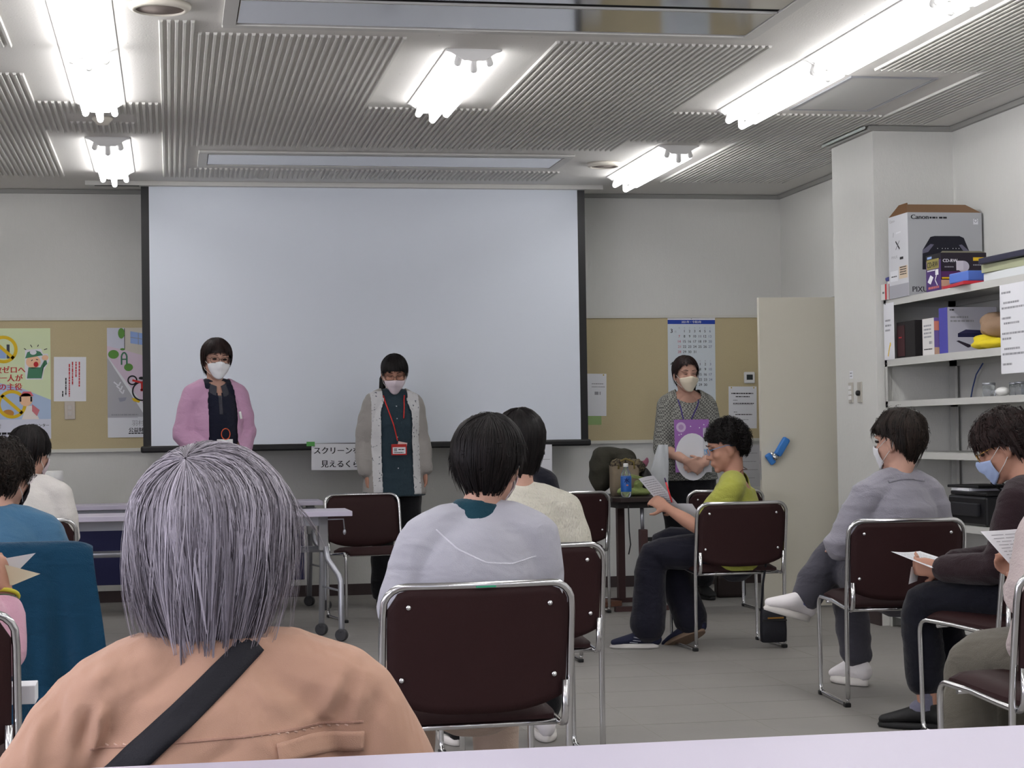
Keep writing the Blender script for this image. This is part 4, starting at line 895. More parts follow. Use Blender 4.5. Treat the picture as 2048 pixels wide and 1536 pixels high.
# cables behind the shelves
CB = mat('cable_blue', (62, 84, 140), 0.5)
tag(MB().tube([(4.385, 9.62, 1.46), (4.38, 9.70, 1.40), (4.385, 9.76, 1.33), (4.38, 9.78, 1.265)], 0.004, 8).build('cable', CB), 'blue cable hanging between the second and third shelves, left', 'cable')
tag(MB().tube([(4.385, 8.72, 1.46), (4.385, 8.68, 1.38), (4.38, 8.60, 1.265)], 0.005, 8).build('cable', CB), 'blue cable hanging between the second and third shelves, above the glass jars', 'cable')
tag(MB().tube([(4.372, 9.15, 1.215), (4.372, 9.05, 1.16), (4.37, 8.92, 1.08), (4.37, 8.80, 0.992)], 0.005, 8).build('cable', mat('cable_brown', (92, 70, 76), 0.6)), 'dark cable hanging below the third shelf', 'cable')
# black printer on the fifth shelf
Z5 = 0.61; PBK = mat('printer_body', (24, 24, 27), 0.35)
t = thing('printer', 'black desktop printer on the lowest visible shelf', 'printer', (4.17, 9.0, Z5+0.0005))
MB().span((-0.17, -0.22, 0), (0.18, 0.24, 0.15), bevel=0.012).build('printer_body', PBK, t); MB().span((-0.16, -0.21, 0.152), (0.17, 0.23, 0.172), bevel=0.006).build('scanner_lid', BLACK, t)
MB().span((-0.19, -0.16, 0.05), (-0.171, 0.17, 0.115), bevel=0.004).build('paper_tray', mat('tray_dark', (40, 40, 44), 0.3), t); MB().span((-0.173, 0.13, 0.085), (-0.1715, 0.19, 0.095)).build('badge', SILVER, t)
tag(MB().span((4.02, 9.02, Z5+0.1735), (4.30, 9.24, Z5+0.188)).build('document', PAPER), 'white papers lying on the black printer', 'paper')
t = thing('tablet_tray', 'thin black tray lying on the papers on top of the printer', 'tray', (4.12, 9.12, Z5+0.1885), math.radians(6)); MB().span((-0.10, -0.16, 0), (0.12, 0.15, 0.014), bevel=0.004).build('tray', BLACK, t)
tag(MB().tube([(4.10, 8.80, Z5+0.178), (4.06, 8.84, Z5+0.22), (4.05, 8.74, Z5+0.235), (4.07, 8.66, Z5+0.20), (4.10, 8.60, Z5+0.178)], 0.005, 8).build('cable', BLACK), 'black cable looping over the printer', 'cable')
# ------------------------------------------------------------------ people
SKINM = mat('skin', (200, 158, 140), 0.6, var=(30, 0.08), spec=0.3)
SKIN2 = mat('skin_warm', (184, 138, 118), 0.6, var=(30, 0.08), spec=0.3)
def rot3(yaw=0, pitch=0, roll=0):
    """head/hand frames: yaw left +, pitch down +, roll to its right +"""
    return Matrix.Rotation(math.radians(yaw), 3, 'Z') @ Matrix.Rotation(math.radians(-pitch), 3, 'X') @ Matrix.Rotation(math.radians(roll), 3, 'Y')
def lerp(a, b, t): return V(a)*(1-t)+V(b)*t

def add_hand(mb, W, f, n, ts, curl=25, spread=1.0, thumb=(0.55, 0.75, 0.35), k=1.0):
    """wrist W, finger direction f, palm-facing normal n, thumb side ts (+1 along f x n)"""
    f = V(f).normalized(); n = V(n); n = (n-f*n.dot(f)).normalized(); a = f.cross(n).normalized()
    W = V(W)
    mb.tube([W-f*0.02, W+f*0.02, W+f*0.055*k, W+f*0.085*k], [(0.023*k, 0.018*k), (0.030*k, 0.0165*k), (0.038*k, 0.015*k), (0.036*k, 0.012*k)], 14, cap='round', side=a)
    cs = curl if isinstance(curl, (list, tuple)) else [curl]*4
    for i, (o, L, r) in enumerate(((0.028, 0.066, 0.0082), (0.0095, 0.074, 0.0086), (-0.009, 0.069, 0.0082), (-0.027, 0.054, 0.0074))):
        o = o*ts*k; L *= k; c = math.radians(cs[i])
        p = W+f*(0.080*k)+a*o; d = (f+a*(o*1.6*spread)).normalized(); pts = [p-f*0.02*k, p]
        for j, q in enumerate((0.45, 0.32, 0.23)):
            ax = d.cross(n)
            d = (Matrix.Rotation(c*(0.8 if j == 0 else 1.0), 3, ax) @ d).normalized() if ax.length > 1e-5 else d
            p = p+d*(L*q); pts.append(p)
        mb.tube(pts, [r*k*1.05, r*k*1.05, r*k, r*0.94*k, r*0.8*k], 8, cap='round')
    p = W+f*(0.022*k)+a*(0.026*ts*k)
    d = (f*thumb[0]+a*(ts*thumb[1])+n*thumb[2]).normalized(); d2 = (d*0.7+f*0.6).normalized()
    mb.tube([p-d*0.012, p+d*0.022*k, p+d*0.045*k, p+d*0.045*k+d2*0.024*k], [0.0125*k, 0.0115*k, 0.0098*k, 0.008*k], 8, cap='round')

HR = dict(skull=(V((0, -0.010, 0.030)), (0.074, 0.093, 0.086)))
def add_head(mb, H, R, neck_to, k=1.0):
    """head in its own frame: origin between the ears, +y the face"""
    def p(*c): return H+R @ (V(c)*k)
    def e(c, r, rr=None): mb.ball(p(*c), tuple(q*k for q in r), (R @ (rr.to_matrix() if rr else Matrix.Identity(3))), sub=3)
    e((0, -0.010, 0.030), (0.074, 0.093, 0.086)); e((0, 0.018, -0.035), (0.064, 0.066, 0.070)); e((0, 0.030, -0.068), (0.047, 0.050, 0.045)); e((0, 0.066, -0.098), (0.022, 0.018, 0.017))
    e((0, 0.055, -0.062), (0.034, 0.034, 0.030))
    for s in (-1, 1):
        e((s*0.036, 0.058, -0.022), (0.026, 0.024, 0.022)); e((s*0.032, 0.070, 0.030), (0.026, 0.014, 0.008)); e((s*0.073, -0.012, -0.010), (0.010, 0.019, 0.031), Euler((math.radians(-12), 0, s*math.radians(-20)))); e((s*0.069, -0.004, -0.034), (0.007, 0.010, 0.012))
    mb.tube([p(0, 0.082, 0.020), p(0, 0.090, 0.0), p(0, 0.102, -0.026)], [0.008*k, 0.0095*k, 0.012*k], 8, cap='round')
    for s in (-1, 1): e((s*0.011, 0.090, -0.030), (0.009, 0.010, 0.008))
    e((0, 0.086, -0.058), (0.023, 0.010, 0.006)); e((0, 0.085, -0.069), (0.021, 0.010, 0.007))
    mb.tube([p(0, -0.030, -0.01), p(0, -0.026, -0.07), V(neck_to)+(p(0, -0.026, -0.07)-V(neck_to))*0.25, V(neck_to)-V((0, 0, 0.05))], [(0.05*k, 0.055*k), (0.047*k, 0.05*k), (0.049*k, 0.05*k), (0.062*k, 0.056*k)], 16, side=R @ V((1, 0, 0)))

def limb(mb, a, b, c, ra, rb, rc, rab, rbc, off=0.0, t0=0.0, t1=1.0, seg=16, ext=0.0):
    """three-joint limb a-b-c with bulging middles; t0..t1 covers part of it (for sleeves)"""
    a, b, c = V(a), V(b), V(c)
    raw = [(0.0, a, ra), (0.25, lerp(a, b, 0.5), rab), (0.44, lerp(a, b, 0.88), (rb+rab)/2*0.97), (0.5, lerp(lerp(a, b, 0.96), lerp(b, c, 0.04), 0.5), rb), (0.56, lerp(b, c, 0.12), (rb+rbc)/2*0.97), (0.72, lerp(b, c, 0.44), rbc), (1.0, c, rc)]
    pts = []; rad = []
    def at(t):
        for (u, p, r), (u2, p2, r2) in zip(raw, raw[1:]):
            if u <= t <= u2+1e-9:
                q = (t-u)/(u2-u); return lerp(p, p2, q), r*(1-q)+r2*q
    for t in sorted(set([t0, t1]+[u for u, _, _ in raw if t0 < u < t1])):
        p, r = at(t); pts.append(p); rad.append(r+(off(t) if callable(off) else off))
    mb.tube(pts, rad, seg, cap='round')

class Person:
    def __init__(self, label, loc, yaw, hip, neck, head, hrot, sh=(0.165, 0.075), el=None, wr=None, kn=None, an=None, toe=None, hands=None,
                 fat=1.0, skin=None, vox=0.008, shax=0.0, headk=1.0, chest=(0.0, 0.0, 0.0), group=None):
        self.t = thing('person', label, 'person', loc, math.radians(yaw), group)
        self.hip, self.neck, self.head, self.R = V(hip), V(neck), V(head), rot3(*hrot)
        self.fat = fat; self.skin = skin or SKINM; self.hk = headk
        self.ax = V((math.cos(math.radians(shax)), math.sin(math.radians(shax)), 0))
        self.sh = [self.neck+self.ax*(s*sh[0])+V((0, 0, -sh[1])) for s in (-1, 1)]
        self.el, self.wr, self.kn, self.an, self.toe = [[V(p) for p in q] if q else None for q in (el, wr, kn, an, toe)]
        self.hj = [self.hip+V((s*0.085, 0, -0.01)) for s in (-1, 1)]
        self.spine = [self.hip+V((0, 0, -0.06)), self.hip, lerp(self.hip, self.neck, 0.30)+V(chest)*0.6, lerp(self.hip, self.neck, 0.62)+V(chest), lerp(self.hip, self.neck, 0.86)+V(chest)*0.5, self.neck]
        self.srad = [(0.135, 0.10), (0.165, 0.115), (0.138, 0.100), (0.150, 0.108), (0.125, 0.082), (0.058, 0.052)]
        mb = MB(); f = fat
        mb.tube(self.spine, [(a*f, b*f) for a, b in self.srad], 24, cap='round', side=self.ax)
        for i in (0, 1):
            mb.tube([self.neck+V((0, 0, 0.015)), lerp(self.neck, self.sh[i], 0.5)+V((0, 0, 0.004)), self.sh[i]], [0.045, 0.048*f, 0.047*f], 14, cap='round')
            if self.el:
                limb(mb, self.sh[i], self.el[i], self.wr[i], 0.048*f, 0.037*f, 0.024, 0.043*f, 0.037*f)
                if hands and hands[i]: add_hand(mb, self.wr[i], *hands[i])
            if self.kn:
                limb(mb, self.hj[i], self.kn[i], self.an[i], 0.086*f, 0.056*f, 0.036, 0.076*f, 0.052*f)
                d = (self.toe[i]-self.an[i]); mb.tube([self.an[i], lerp(self.an[i], self.toe[i], 0.10), lerp(self.an[i], self.toe[i], 0.22)], [(0.031, 0.031), (0.028, 0.028), (0.022, 0.020)], 12, cap='round', side=d.cross(V((0, 0, 1))))
        add_head(mb, self.head, self.R, self.neck, headk)
        self.body = remeshed('body', mb, self.skin, self.t, vox, 2)
    def hp(self, *c): return self.head+self.R @ (V(c)*self.hk)
    # clothing ------------------------------------------------------
    def top(self, m, off=0.014, hem=-0.12, sleeve=0.97, cuff=0.012, name='top', neck=0.02, seed=3, amp=0.005, fr=(5, 5, 16), vox=0.009, smooth=5, flare=0.0, cut=None, thick=0.0, elbow=0.0, extra=None, neckr=None, mats2=None, arms=(0, 1), creases=()):
        f = self.fat; mb = MB()
        up = (self.neck-self.hip).normalized()
        pts = [self.hip+V((0, 0, hem))]+([self.hip] if hem < -0.02 else [])+[p.copy() for p in self.spine[2:]]
        rr = [(0.165*f+off+flare, 0.115*f+off+flare)]+([(0.165*f+off, 0.115*f+off)] if hem < -0.02 else [])+[(a*f+off, b*f+off) for a, b in self.srad[2:]]
        nr = neckr or 0.068
        pts[-1] = self.neck+V((0, 0, 0.0)); rr[-1] = (nr+off*0.3, nr*0.9+off*0.3)
        pts.append(self.neck+(self.head-self.neck).normalized()*neck+V((0, 0, 0.0))); rr.append((nr, nr*0.92))
        mb.tube(pts, rr, 28, cap=True, side=self.ax)
        for i in (0, 1):
            mb.tube([self.neck+V((0, 0, 0.0)), lerp(self.neck, self.sh[i], 0.5)+V((0, 0, 0.004)), self.sh[i]], [0.05+off*0.4, 0.05*f+off, 0.049*f+off], 14, cap='round')
            if self.el and i in arms:
                limb(mb, self.sh[i], self.el[i], self.wr[i], 0.049*f, 0.040*f+elbow, 0.026+cuff, 0.045*f+elbow*0.6, 0.039*f+elbow*0.6, off=lambda t: off*(1-0.25*t), t1=sleeve)
        if extra: extra(mb)
        arms_c = [self.el[i] for i in (0, 1)] if self.el else []
        def dsp(P):
            d = amp*folds(P, seed, fr)
            for e in arms_c:
                w = np.exp(-((P-np.array(e))**2).sum(1)/0.09**2); d = d*(1+1.1*w)
            for (x0, z0), (x1, z1), cwid, ca in creases:
                a0 = np.array([x0, z0]); ab = np.array([x1, z1])-a0; Q = P[:, [0, 2]]-a0; t = np.clip(Q @ ab/(ab @ ab), 0, 1)
                ds = ((Q-t[:, None]*ab)**2).sum(1); fall = np.sin(np.clip(t, 0.02, 0.98)*PI)**0.5
                d = d+ca*np.exp(-ds/cwid**2)*fall*(P[:, 1] < self.neck.y+0.02)
            return d
        o = remeshed(name, mb, m if not mats2 else [m, mats2], self.t, vox, smooth, dsp, cut, thick)
        return o
    def pants(self, m, off=0.012, end=0.96, seed=5, amp=0.005, flare=0.0, name='trousers', vox=0.009, top=0.03):
        f = self.fat; mb = MB()
        mb.tube([self.hip+V((0, 0, top)), self.hip, self.hip+V((0, 0, -0.06))], [(0.160*f+off, 0.112*f+off), (0.165*f+off, 0.115*f+off), (0.14*f+off, 0.102*f+off)], 24, cap='round', side=self.ax)
        for i in (0, 1):
            limb(mb, self.hj[i], self.kn[i], self.an[i], 0.088*f, 0.060*f, 0.046+flare, 0.079*f, 0.056*f+flare*0.5, off=off, t1=end)
        return remeshed(name, mb, m, self.t, vox, 4, lambda P: amp*folds(P, seed, (5, 5, 14)))
    def shoe(self, i, m, sole, L=0.235, lift=0.0, rot=None, name='shoe', extra=None, hs=1.0):
        a = self.an[i]; t = self.toe[i]; d = (t-a); d.z = 0 if rot is None else d.z; d.normalize()
        up = V((0, 0, 1)) if rot is None else V(rot)
        up = (up-d*up.dot(d)).normalized(); sdir = d.cross(up)
        o = V((a.x, a.y, 0.0))-d*0.055 if rot is None else a-up*0.075-d*0.055
        o = o+up*lift
        mb = MB()
        def P(y, z): return o+d*(y*L/0.235)+up*(z*hs)
        mb.tube([P(0.012, 0.045), P(0.05, 0.058), P(0.095, 0.055), P(0.14, 0.045), P(0.185, 0.036), P(0.222, 0.030)], [(0.032, 0.032*hs), (0.036, 0.040*hs), (0.039, 0.036*hs), (0.045, 0.028*hs), (0.044, 0.022*hs), (0.032, 0.016*hs)], 16, cap='round', side=sdir)
        mb.tube([P(0.045, 0.06), P(0.045, 0.095)], [(0.036, 0.045), (0.033, 0.040)], 16, side=sdir)
        sh = remeshed(name, mb, m, self.t, 0.005, 2)
        s = MB(); n = 26; r0 = []
        def outline(k, gz):
            out = []
            for q in range(n):
                an = 2*PI*q/n; y = 0.116-0.118*math.cos(an); w = 0.043*math.sin(an)*(0.86+0.16*(y/0.235))
                y2 = y if gz > 0 else y*0.97+0.004
                out.append(P(y2*k, gz)+sdir*(w*k))
            return out
        g = s.grid([outline(1.02, 0.002), outline(1.04, 0.010), outline(1.0, 0.026)], closed_u=True); s._face(list(reversed(g[0])), 0); s._face(g[-1], 0)
        s.build('sole', sole, sh)
        if extra: extra(sh, P, sdir, up, d)
        return sh
    # hair ----------------------------------------------------------
    def hair(self, m, zend, crown=(0.0, -0.45, 0.9), n=900, width=0.0028, rad=(0.079, 0.098, 0.094), c0=(0, -0.012, 0.027), grav=0.45, jit=0.012, seed=1, curl=0.0, steps=26, ds=0.011,
             shell=True, spread=(0.985, 1.05), base=None, push=1.0, name='hair', bump=0.0, lay=0.0, clump=9, cw=0.05, flick=0.006, wob=0.005, hug=0.25, dark=1.4, curly=0, curl_len=0.035):
        r = np.random.default_rng(seed); rnd = random.Random(seed)
        a = np.array(rad); c = np.array(c0)
        up = np.array([0, 0, -1.0])
        ks = sorted(zend)
        def ze(p):
            an = abs(math.degrees(math.atan2(p[0]-c[0], p[1]-c[1])))
            for k0, k1 in zip(ks, ks[1:]):
                if an <= k1: q = (an-k0)/(k1-k0); q = q*q*(3-2*q); return zend[k0]*(1-q)+zend[k1]*q
            return zend[ks[-1]]
        cr = np.array(crown, float); cr /= np.linalg.norm(cr)
        t1 = np.cross(cr, [1, 0, 0]); t1 /= np.linalg.norm(t1); t2 = np.cross(cr, t1)
        def lump(p):
            if not bump: return 0.0
            return bump*(math.sin(p[0]*70+seed)*math.sin(p[1]*62+1.3*seed)*0.6+math.sin(p[2]*66+p[0]*40+seed)*0.6)
        def flow(ph, th0, s, wav, extra=0.0):
            d0 = t1*math.cos(ph)+t2*math.sin(ph)
            u = cr*math.cos(th0)+d0*math.sin(th0)
            q = u*a; lvl = np.linalg.norm(q/a); p = q/lvl*s
            tn = None; out = [p.copy()]
            end = ze(p)+extra
            for k in range(steps):
                nrm = p/(a*a); nrm /= np.linalg.norm(nrm)
                if tn is None: tn = -cr*math.sin(th0+1e-3)+d0*math.cos(th0+1e-3)
                tn = tn-nrm*tn.dot(nrm); L = np.linalg.norm(tn); tn = tn/L if L > 1e-6 else d0
                g = min(1.0, grav*(0.25+k/10.0))
                v = tn*(1-g)+up*g
                if p[2] > -0.2*a[2]: v = v-nrm*v.dot(nrm)
                v /= max(1e-6, np.linalg.norm(v)); tn = v
                p = p+v*ds
                if wav: p = p+np.array([math.sin(k*0.9+wav*9), math.cos(k*0.8+wav*7), 0])*curl
                lv = np.linalg.norm(p/a); tgt = s
                if lv < tgt: p = p*(tgt/lv)
                elif p[2] < 0.2*a[2]: p[:2] *= 1-hug*(1-tgt/lv)
                w = p+c
                if w[2] <= ze(w)+extra:
                    out.append(p.copy()); break
                out.append(p.copy())
            return out
        def resample(pl, K):
            P = np.array(pl); L = np.concatenate([[0], np.cumsum(np.linalg.norm(np.diff(P, axis=0), axis=1))])
            if L[-1] < 1e-6: return np.repeat(P[:1], K, 0)
            return np.stack([np.interp(np.linspace(0, L[-1], K), L, P[:, i]) for i in range(3)], 1)
        hk = self.hk
        def W(p): return self.head+self.R @ (V(p+c)*hk)
        mb = MB(); tones = []
        if shell:
            K = 16; G = []
            for k in range(64):
                ph = 2*PI*k/64
                pl = resample(flow(ph, 0.03, 0.995, 0), K)
                G.append([W(q*(1+lump(q))) for q in pl])
            vs = mb.grid(G+[G[0]])
            tones += [0.25]*(len(G)+1)*K
        K = 11; guides = []
        for i in range(max(8, int(n/clump))):
            ph = rnd.uniform(0, 2*PI); th = rnd.random()**1.15*1.45
            q = (cr*math.cos(th)+(t1*math.cos(ph)+t2*math.sin(ph))*math.sin(th))*a+c
            if ze(q) > q[2]-0.01: th *= 0.5
            ex = rnd.gauss(0, jit)-lay*rnd.random(); sg = rnd.uniform(*spread)
            pl = flow(ph, th, sg, rnd.random() if curl else 0, ex)
            if len(pl) < 3: continue
            guides.append((ph, th, sg, ex, resample(pl, K), rnd.random(), rnd.gauss(0, 1)*flick+flick*0.3, rnd.uniform(-1, 1)*wob, rnd.uniform(0, 6)))
        tt = np.linspace(0, 1, K)
        for i in range(n):
            ph, th, sg, ex, G0, tone0, fl, wb, wp = guides[i % len(guides)]
            sp = rnd.gauss(0, 1)*cw
            pl = flow(ph+sp/(math.sin(th)+0.25), max(0.02, th+rnd.gauss(0, 0.06)), sg+rnd.uniform(-0.012, 0.012), rnd.random() if curl else 0, ex+rnd.gauss(0, jit*0.35))
            if len(pl) < 3: continue
            P = resample(pl, K); mm = (0.8*tt**1.6)[:, None]; P = P*(1-mm)+G0*mm
            nrm_ = P/(a*a); nrm_ /= np.linalg.norm(nrm_, axis=1)[:, None]
            sd_ = np.cross(np.gradient(P, axis=0), nrm_); sd_ /= np.linalg.norm(sd_, axis=1)[:, None]+1e-9
            P = P+nrm_*(fl*np.clip(tt-0.45, 0, 1)**1.5*2.2)[:, None]+sd_*(wb*np.sin(tt*4.2+wp)*tt)[:, None]
            tone = min(1, max(0, tone0*0.65+rnd.random()*0.5-0.05))**dark
            P = P*(1+np.array([lump(q) for q in P]))[:, None]
            rows_ = []
            for j in range(K):
                t = P[min(j+1, K-1)]-P[max(j-1, 0)]; nr = P[j]/(a*a); sd = np.cross(t, nr); L = np.linalg.norm(sd); sd = sd/L if L > 1e-9 else np.array([1, 0, 0])
                w = width*(0.55+0.45*math.sin(PI*min(1, (j+1.2)/K)))*(1.0 if j < K-1 else 0.25)
                nn = nr/np.linalg.norm(nr)
                rows_.append([W(P[j]-sd*w/2), W(P[j]+nn*w*0.35), W(P[j]+sd*w/2)])
            mb.grid(rows_); tones += [tone]*(3*K)
        for i in range(curly):
            ph = rnd.uniform(0, 2*PI); th = rnd.random()**0.6*2.3
            u = cr*math.cos(th)+(t1*math.cos(ph)+t2*math.sin(ph))*math.sin(th); q = u*a/np.linalg.norm(u)
            if (q+c)[2] < ze(q+c)+0.012: continue
            q = q*(1+lump(q))*0.96; nr = q/(a*a); nr /= np.linalg.norm(nr); e1 = np.cross(nr, [0.3, 0.5, 0.8]); e1 /= np.linalg.norm(e1); e2 = np.cross(nr, e1)
            e1, e2 = e1*math.cos(ph*7)+e2*math.sin(ph*7), e2*math.cos(ph*7)-e1*math.sin(ph*7)
            Ln = curl_len*rnd.uniform(0.5, 1.25); rr = rnd.uniform(0.004, 0.009); tone = rnd.random()**1.6; KK = 9; rows_ = []; w0 = rnd.uniform(1.2, 2.2)*2*PI
            for j in range(KK):
                t = j/(KK-1); pp = q+nr*(Ln*0.75*math.sin(t*2.0))+e1*(rr*(math.cos(w0*t)-1)+Ln*0.6*t*t)+e2*(rr*math.sin(w0*t))
                sd = nr*math.sin(w0*t)*0.6+e2*0.8; sd /= np.linalg.norm(sd); w = width*(1.3-t*0.6)
                rows_.append([W(pp-sd*w/2), W(pp+e1*w*0.25), W(pp+sd*w/2)])
            mb.grid(rows_); tones += [tone]*(3*KK)
        me = mb.mesh(name, recalc=False)
        at = me.attributes.new('tone', 'FLOAT', 'POINT'); at.data.foreach_set('value', np.array(tones, dtype=np.float32))
        me.materials.append(m); o = link(name, me, self.t); return o
    # face ----------------------------------------------------------
    def mask(self, m, side_only=False, drop=0.0, ties=True, w=66):
        mb = MB(); P = []
        nv, nu = 12, 20
        for j in range(nv+1):
            v = j/nv; z = -0.010-0.098*v-drop; row = []
            for i in range(nu+1):
                u = 2*i/nu-1; a = math.radians(w)*u
                bul = math.sin(PI*min(1, v*0.85+0.15))
                rx = (0.070+0.004*bul)*(1-0.40*v**1.6); ry = (0.060+0.010*bul)*(1-0.16*v**2)
                nose = 0.018*math.exp(-(u/0.24)**2)*math.exp(-((v-0.18)/0.30)**2)+0.006*math.exp(-(u/0.4)**2)*math.exp(-((v-0.85)/0.2)**2)
                pl = 0.0015*math.sin(v*PI*7)*(1-abs(u)**4)
                zz = z+0.008*math.exp(-(u/0.3)**2)*(1-v)-0.010*u*u*(1-v)+0.030*u*u*v
                row.append(self.hp(rx*math.sin(a), 0.036+(ry+nose+pl)*math.cos(a), zz))
            P.append(row)
        mb.grid(P)
        me = baked(mb.mesh('face_mask'), [('SOLIDIFY', dict(thickness=0.0015, offset=0))]); me.materials.append(m); set_smooth(me)
        o = link('face_mask', me, self.t); o['label'] = 'face mask over nose and mouth'
        if ties:
            for s in (-1, 1):
                MB().tube([self.hp(s*0.064, 0.060, -0.022-drop), self.hp(s*0.078, 0.02, 0.002), self.hp(s*0.0795, -0.012, 0.022), self.hp(s*0.079, -0.030, 0.008), self.hp(s*0.0775, -0.020, -0.022), self.hp(s*0.07, 0.02, -0.055), self.hp(s*0.044, 0.060, -0.080-drop)], 0.0013, 6).build('ear_loop', WHITE, self.t)
        return o
    def eyes(self, closed=False, browm=None):
        for s in (-1, 1):
            mb = MB(); y = 0.083
            if not closed: mb.ball(self.hp(s*0.031, 0.0775, 0.010), (0.0125*self.hk, 0.008, 0.0058), self.R, sub=2); mb.build('eye', mat('eye_dark', (44, 34, 32), 0.25), self.t)
            mb = MB(); mb.tube([self.hp(s*0.017, 0.0835, 0.0125), self.hp(s*0.031, 0.0865, 0.0165 if not closed else 0.0085), self.hp(s*0.046, 0.079, 0.011)], [0.0012, 0.0019, 0.0012], 6); mb.build('eyelash', mat('lash', (30, 22, 22), 0.6), self.t)
            mb = MB(); mb.tube([self.hp(s*0.014, 0.085, 0.031), self.hp(s*0.032, 0.0865, 0.037), self.hp(s*0.050, 0.074, 0.032)], [(0.0018, 0.003), (0.002, 0.0035), (0.0012, 0.002)], 6); mb.build('eyebrow', browm or mat('brow', (58, 40, 36), 0.8), self.t)
    def glasses(self, m, half=False, w=0.026, h=0.017, z=0.006, r=0.0013):
        g = MB()
        for s in (-1, 1):
            pts = []
            for k in range(24):
                a = 2*PI*k/24; x = w*math.copysign(abs(math.cos(a))**0.7, math.cos(a)); zz = h*math.copysign(abs(math.sin(a))**0.7, math.sin(a))
                pts.append(self.hp(s*0.033+x, 0.099-0.14*(s*0.033+x)**2*3, z+zz))
            g.tube(pts, r, 6, closed=True)
            g.tube([self.hp(s*0.060, 0.095, z+0.006), self.hp(s*0.076, 0.070, z+0.010), self.hp(s*0.081, 0.0, z+0.012), self.hp(s*0.079, -0.025, z)], r, 6)
        g.tube([self.hp(-0.008, 0.100, z+0.004), self.hp(0, 0.104, z+0.007), self.hp(0.008, 0.100, z+0.004)], r, 6)
        return g.build('glasses', m, self.t)
    # ribbon laid on a garment --------------------------------------
    def drape(self, name, obj, path, width, m, from_back=True, off=0.004, thick=0.002, n=40, side=(1, 0, 0)):
        bm = bmesh.new(); bm.from_mesh(obj.data); tree = BVHTree.FromBMesh(bm); bm.free()
        d = V((0, 1, 0)) if from_back else V((0, -1, 0))
        pts = [V((p[0], 0, p[1])) for p in path]
        Ls = [0]
        for a, b in zip(pts, pts[1:]): Ls.append(Ls[-1]+(b-a).length)
        rows = []
        for k in range(n+1):
            L = Ls[-1]*k/n
            for i in range(len(pts)-1):
                if Ls[i] <= L <= Ls[i+1]+1e-9:
                    q = (L-Ls[i])/(Ls[i+1]-Ls[i]); p = lerp(pts[i], pts[i+1], q); t = (pts[i+1]-pts[i]).normalized(); break
            nn = V((-t.z, 0, t.x)); row = []
            for j in range(5):
                w = (j/4-0.5)*width; s = p+nn*w; o = V((s.x, -2.0*d.y, s.z))
                h = tree.ray_cast(o, d)
                if h[0] is None: row.append(None)
                else: row.append(h[0]-d*off)
            rows.append(row)
        last = None
        clean = []
        for r in rows:
            if all(x is not None for x in r): clean.append(r)
        if len(clean) < 2: return None
        mb = MB(); mb.grid(clean)
        me = baked(mb.mesh(name), [('SOLIDIFY', dict(thickness=thick, offset=0)), ('SMOOTH', dict(factor=0.4, iterations=2))]); me.materials.append(m); set_smooth(me)
        return link(name, me, self.t)
def cloth(n, rgb, rough=0.9, b=(260, 0.25), var=(8, 0.06), w=(9, 0.45, (1, 1, 1.8)), **k): return mat('cloth_'+n, rgb, rough, var=var, bump=b, spec=0.25, sheen=0.15, wrinkle=w, **k)
HAIRK = mat('hair_black', (11, 9, 10), 0.5, attr=True, rgb2=(32, 26, 26), spec=0.25)
HAIRB = mat('hair_brown', (20, 13, 13), 0.5, attr=True, rgb2=(52, 34, 32), spec=0.25)
HAIRD = mat('hair_dark_brown', (18, 14, 13), 0.5, attr=True, rgb2=(54, 43, 37), spec=0.25)
HAIRG = mat('hair_silver', (60, 54, 60), 0.45, attr=True, rgb2=(190, 184, 196), spec=0.3)
SOLE = mat('sole_white', (222, 218, 214), 0.7); SOLEB = mat('sole_tan', (132, 110, 92), 0.8); SHOEK = mat('shoe_black', (18, 18, 20), 0.6); SHOEW = mat('shoe_white', (232, 228, 230), 0.7); SHOEN = mat('shoe_navy', (30, 34, 60), 0.8)
FRAME = mat('glasses_dark', (40, 30, 30), 0.3); MASKW = mat('mask_white', (232, 233, 236), 0.85); MASKP = mat('mask_pale_pink', (222, 208, 216), 0.85); MASKC = mat('mask_cream', (226, 214, 192), 0.85); MASKB = mat('mask_blue', (168, 186, 224), 0.85)
SG = 'seated audience'; TG = 'standing presenters'
REL = lambda s: ((0, 0, 0),)
def relaxed(s, f=(0, 0.1, -1), n=None, curl=28): return (V(f), V(n or (-s, 0.2, 0)), 1 if True else -1, curl)
def seat_legs(kx=0.10, ky=0.40, kz=0.47, ay=0.36, az=0.085):
    return dict(kn=[(-kx, ky, kz), (kx, ky, kz)], an=[(-kx, ay, az), (kx, ay, az)], toe=[(-kx-0.02, ay+0.17, 0.025), (kx+0.02, ay+0.17, 0.025)])
def lap_arms(ex=0.21, ey=0.03, ez=0.64, wx=0.08, wy=0.26, wz=0.60):
    return dict(el=[(-ex, ey, ez), (ex, ey, ez)], wr=[(-wx, wy, wz), (wx, wy, wz)], hands=[(V((0.5, 1, -0.15)), V((0.2, 0, -1)), 1, 30), (V((-0.5, 1, -0.15)), V((-0.2, 0, -1)), -1, 30)])

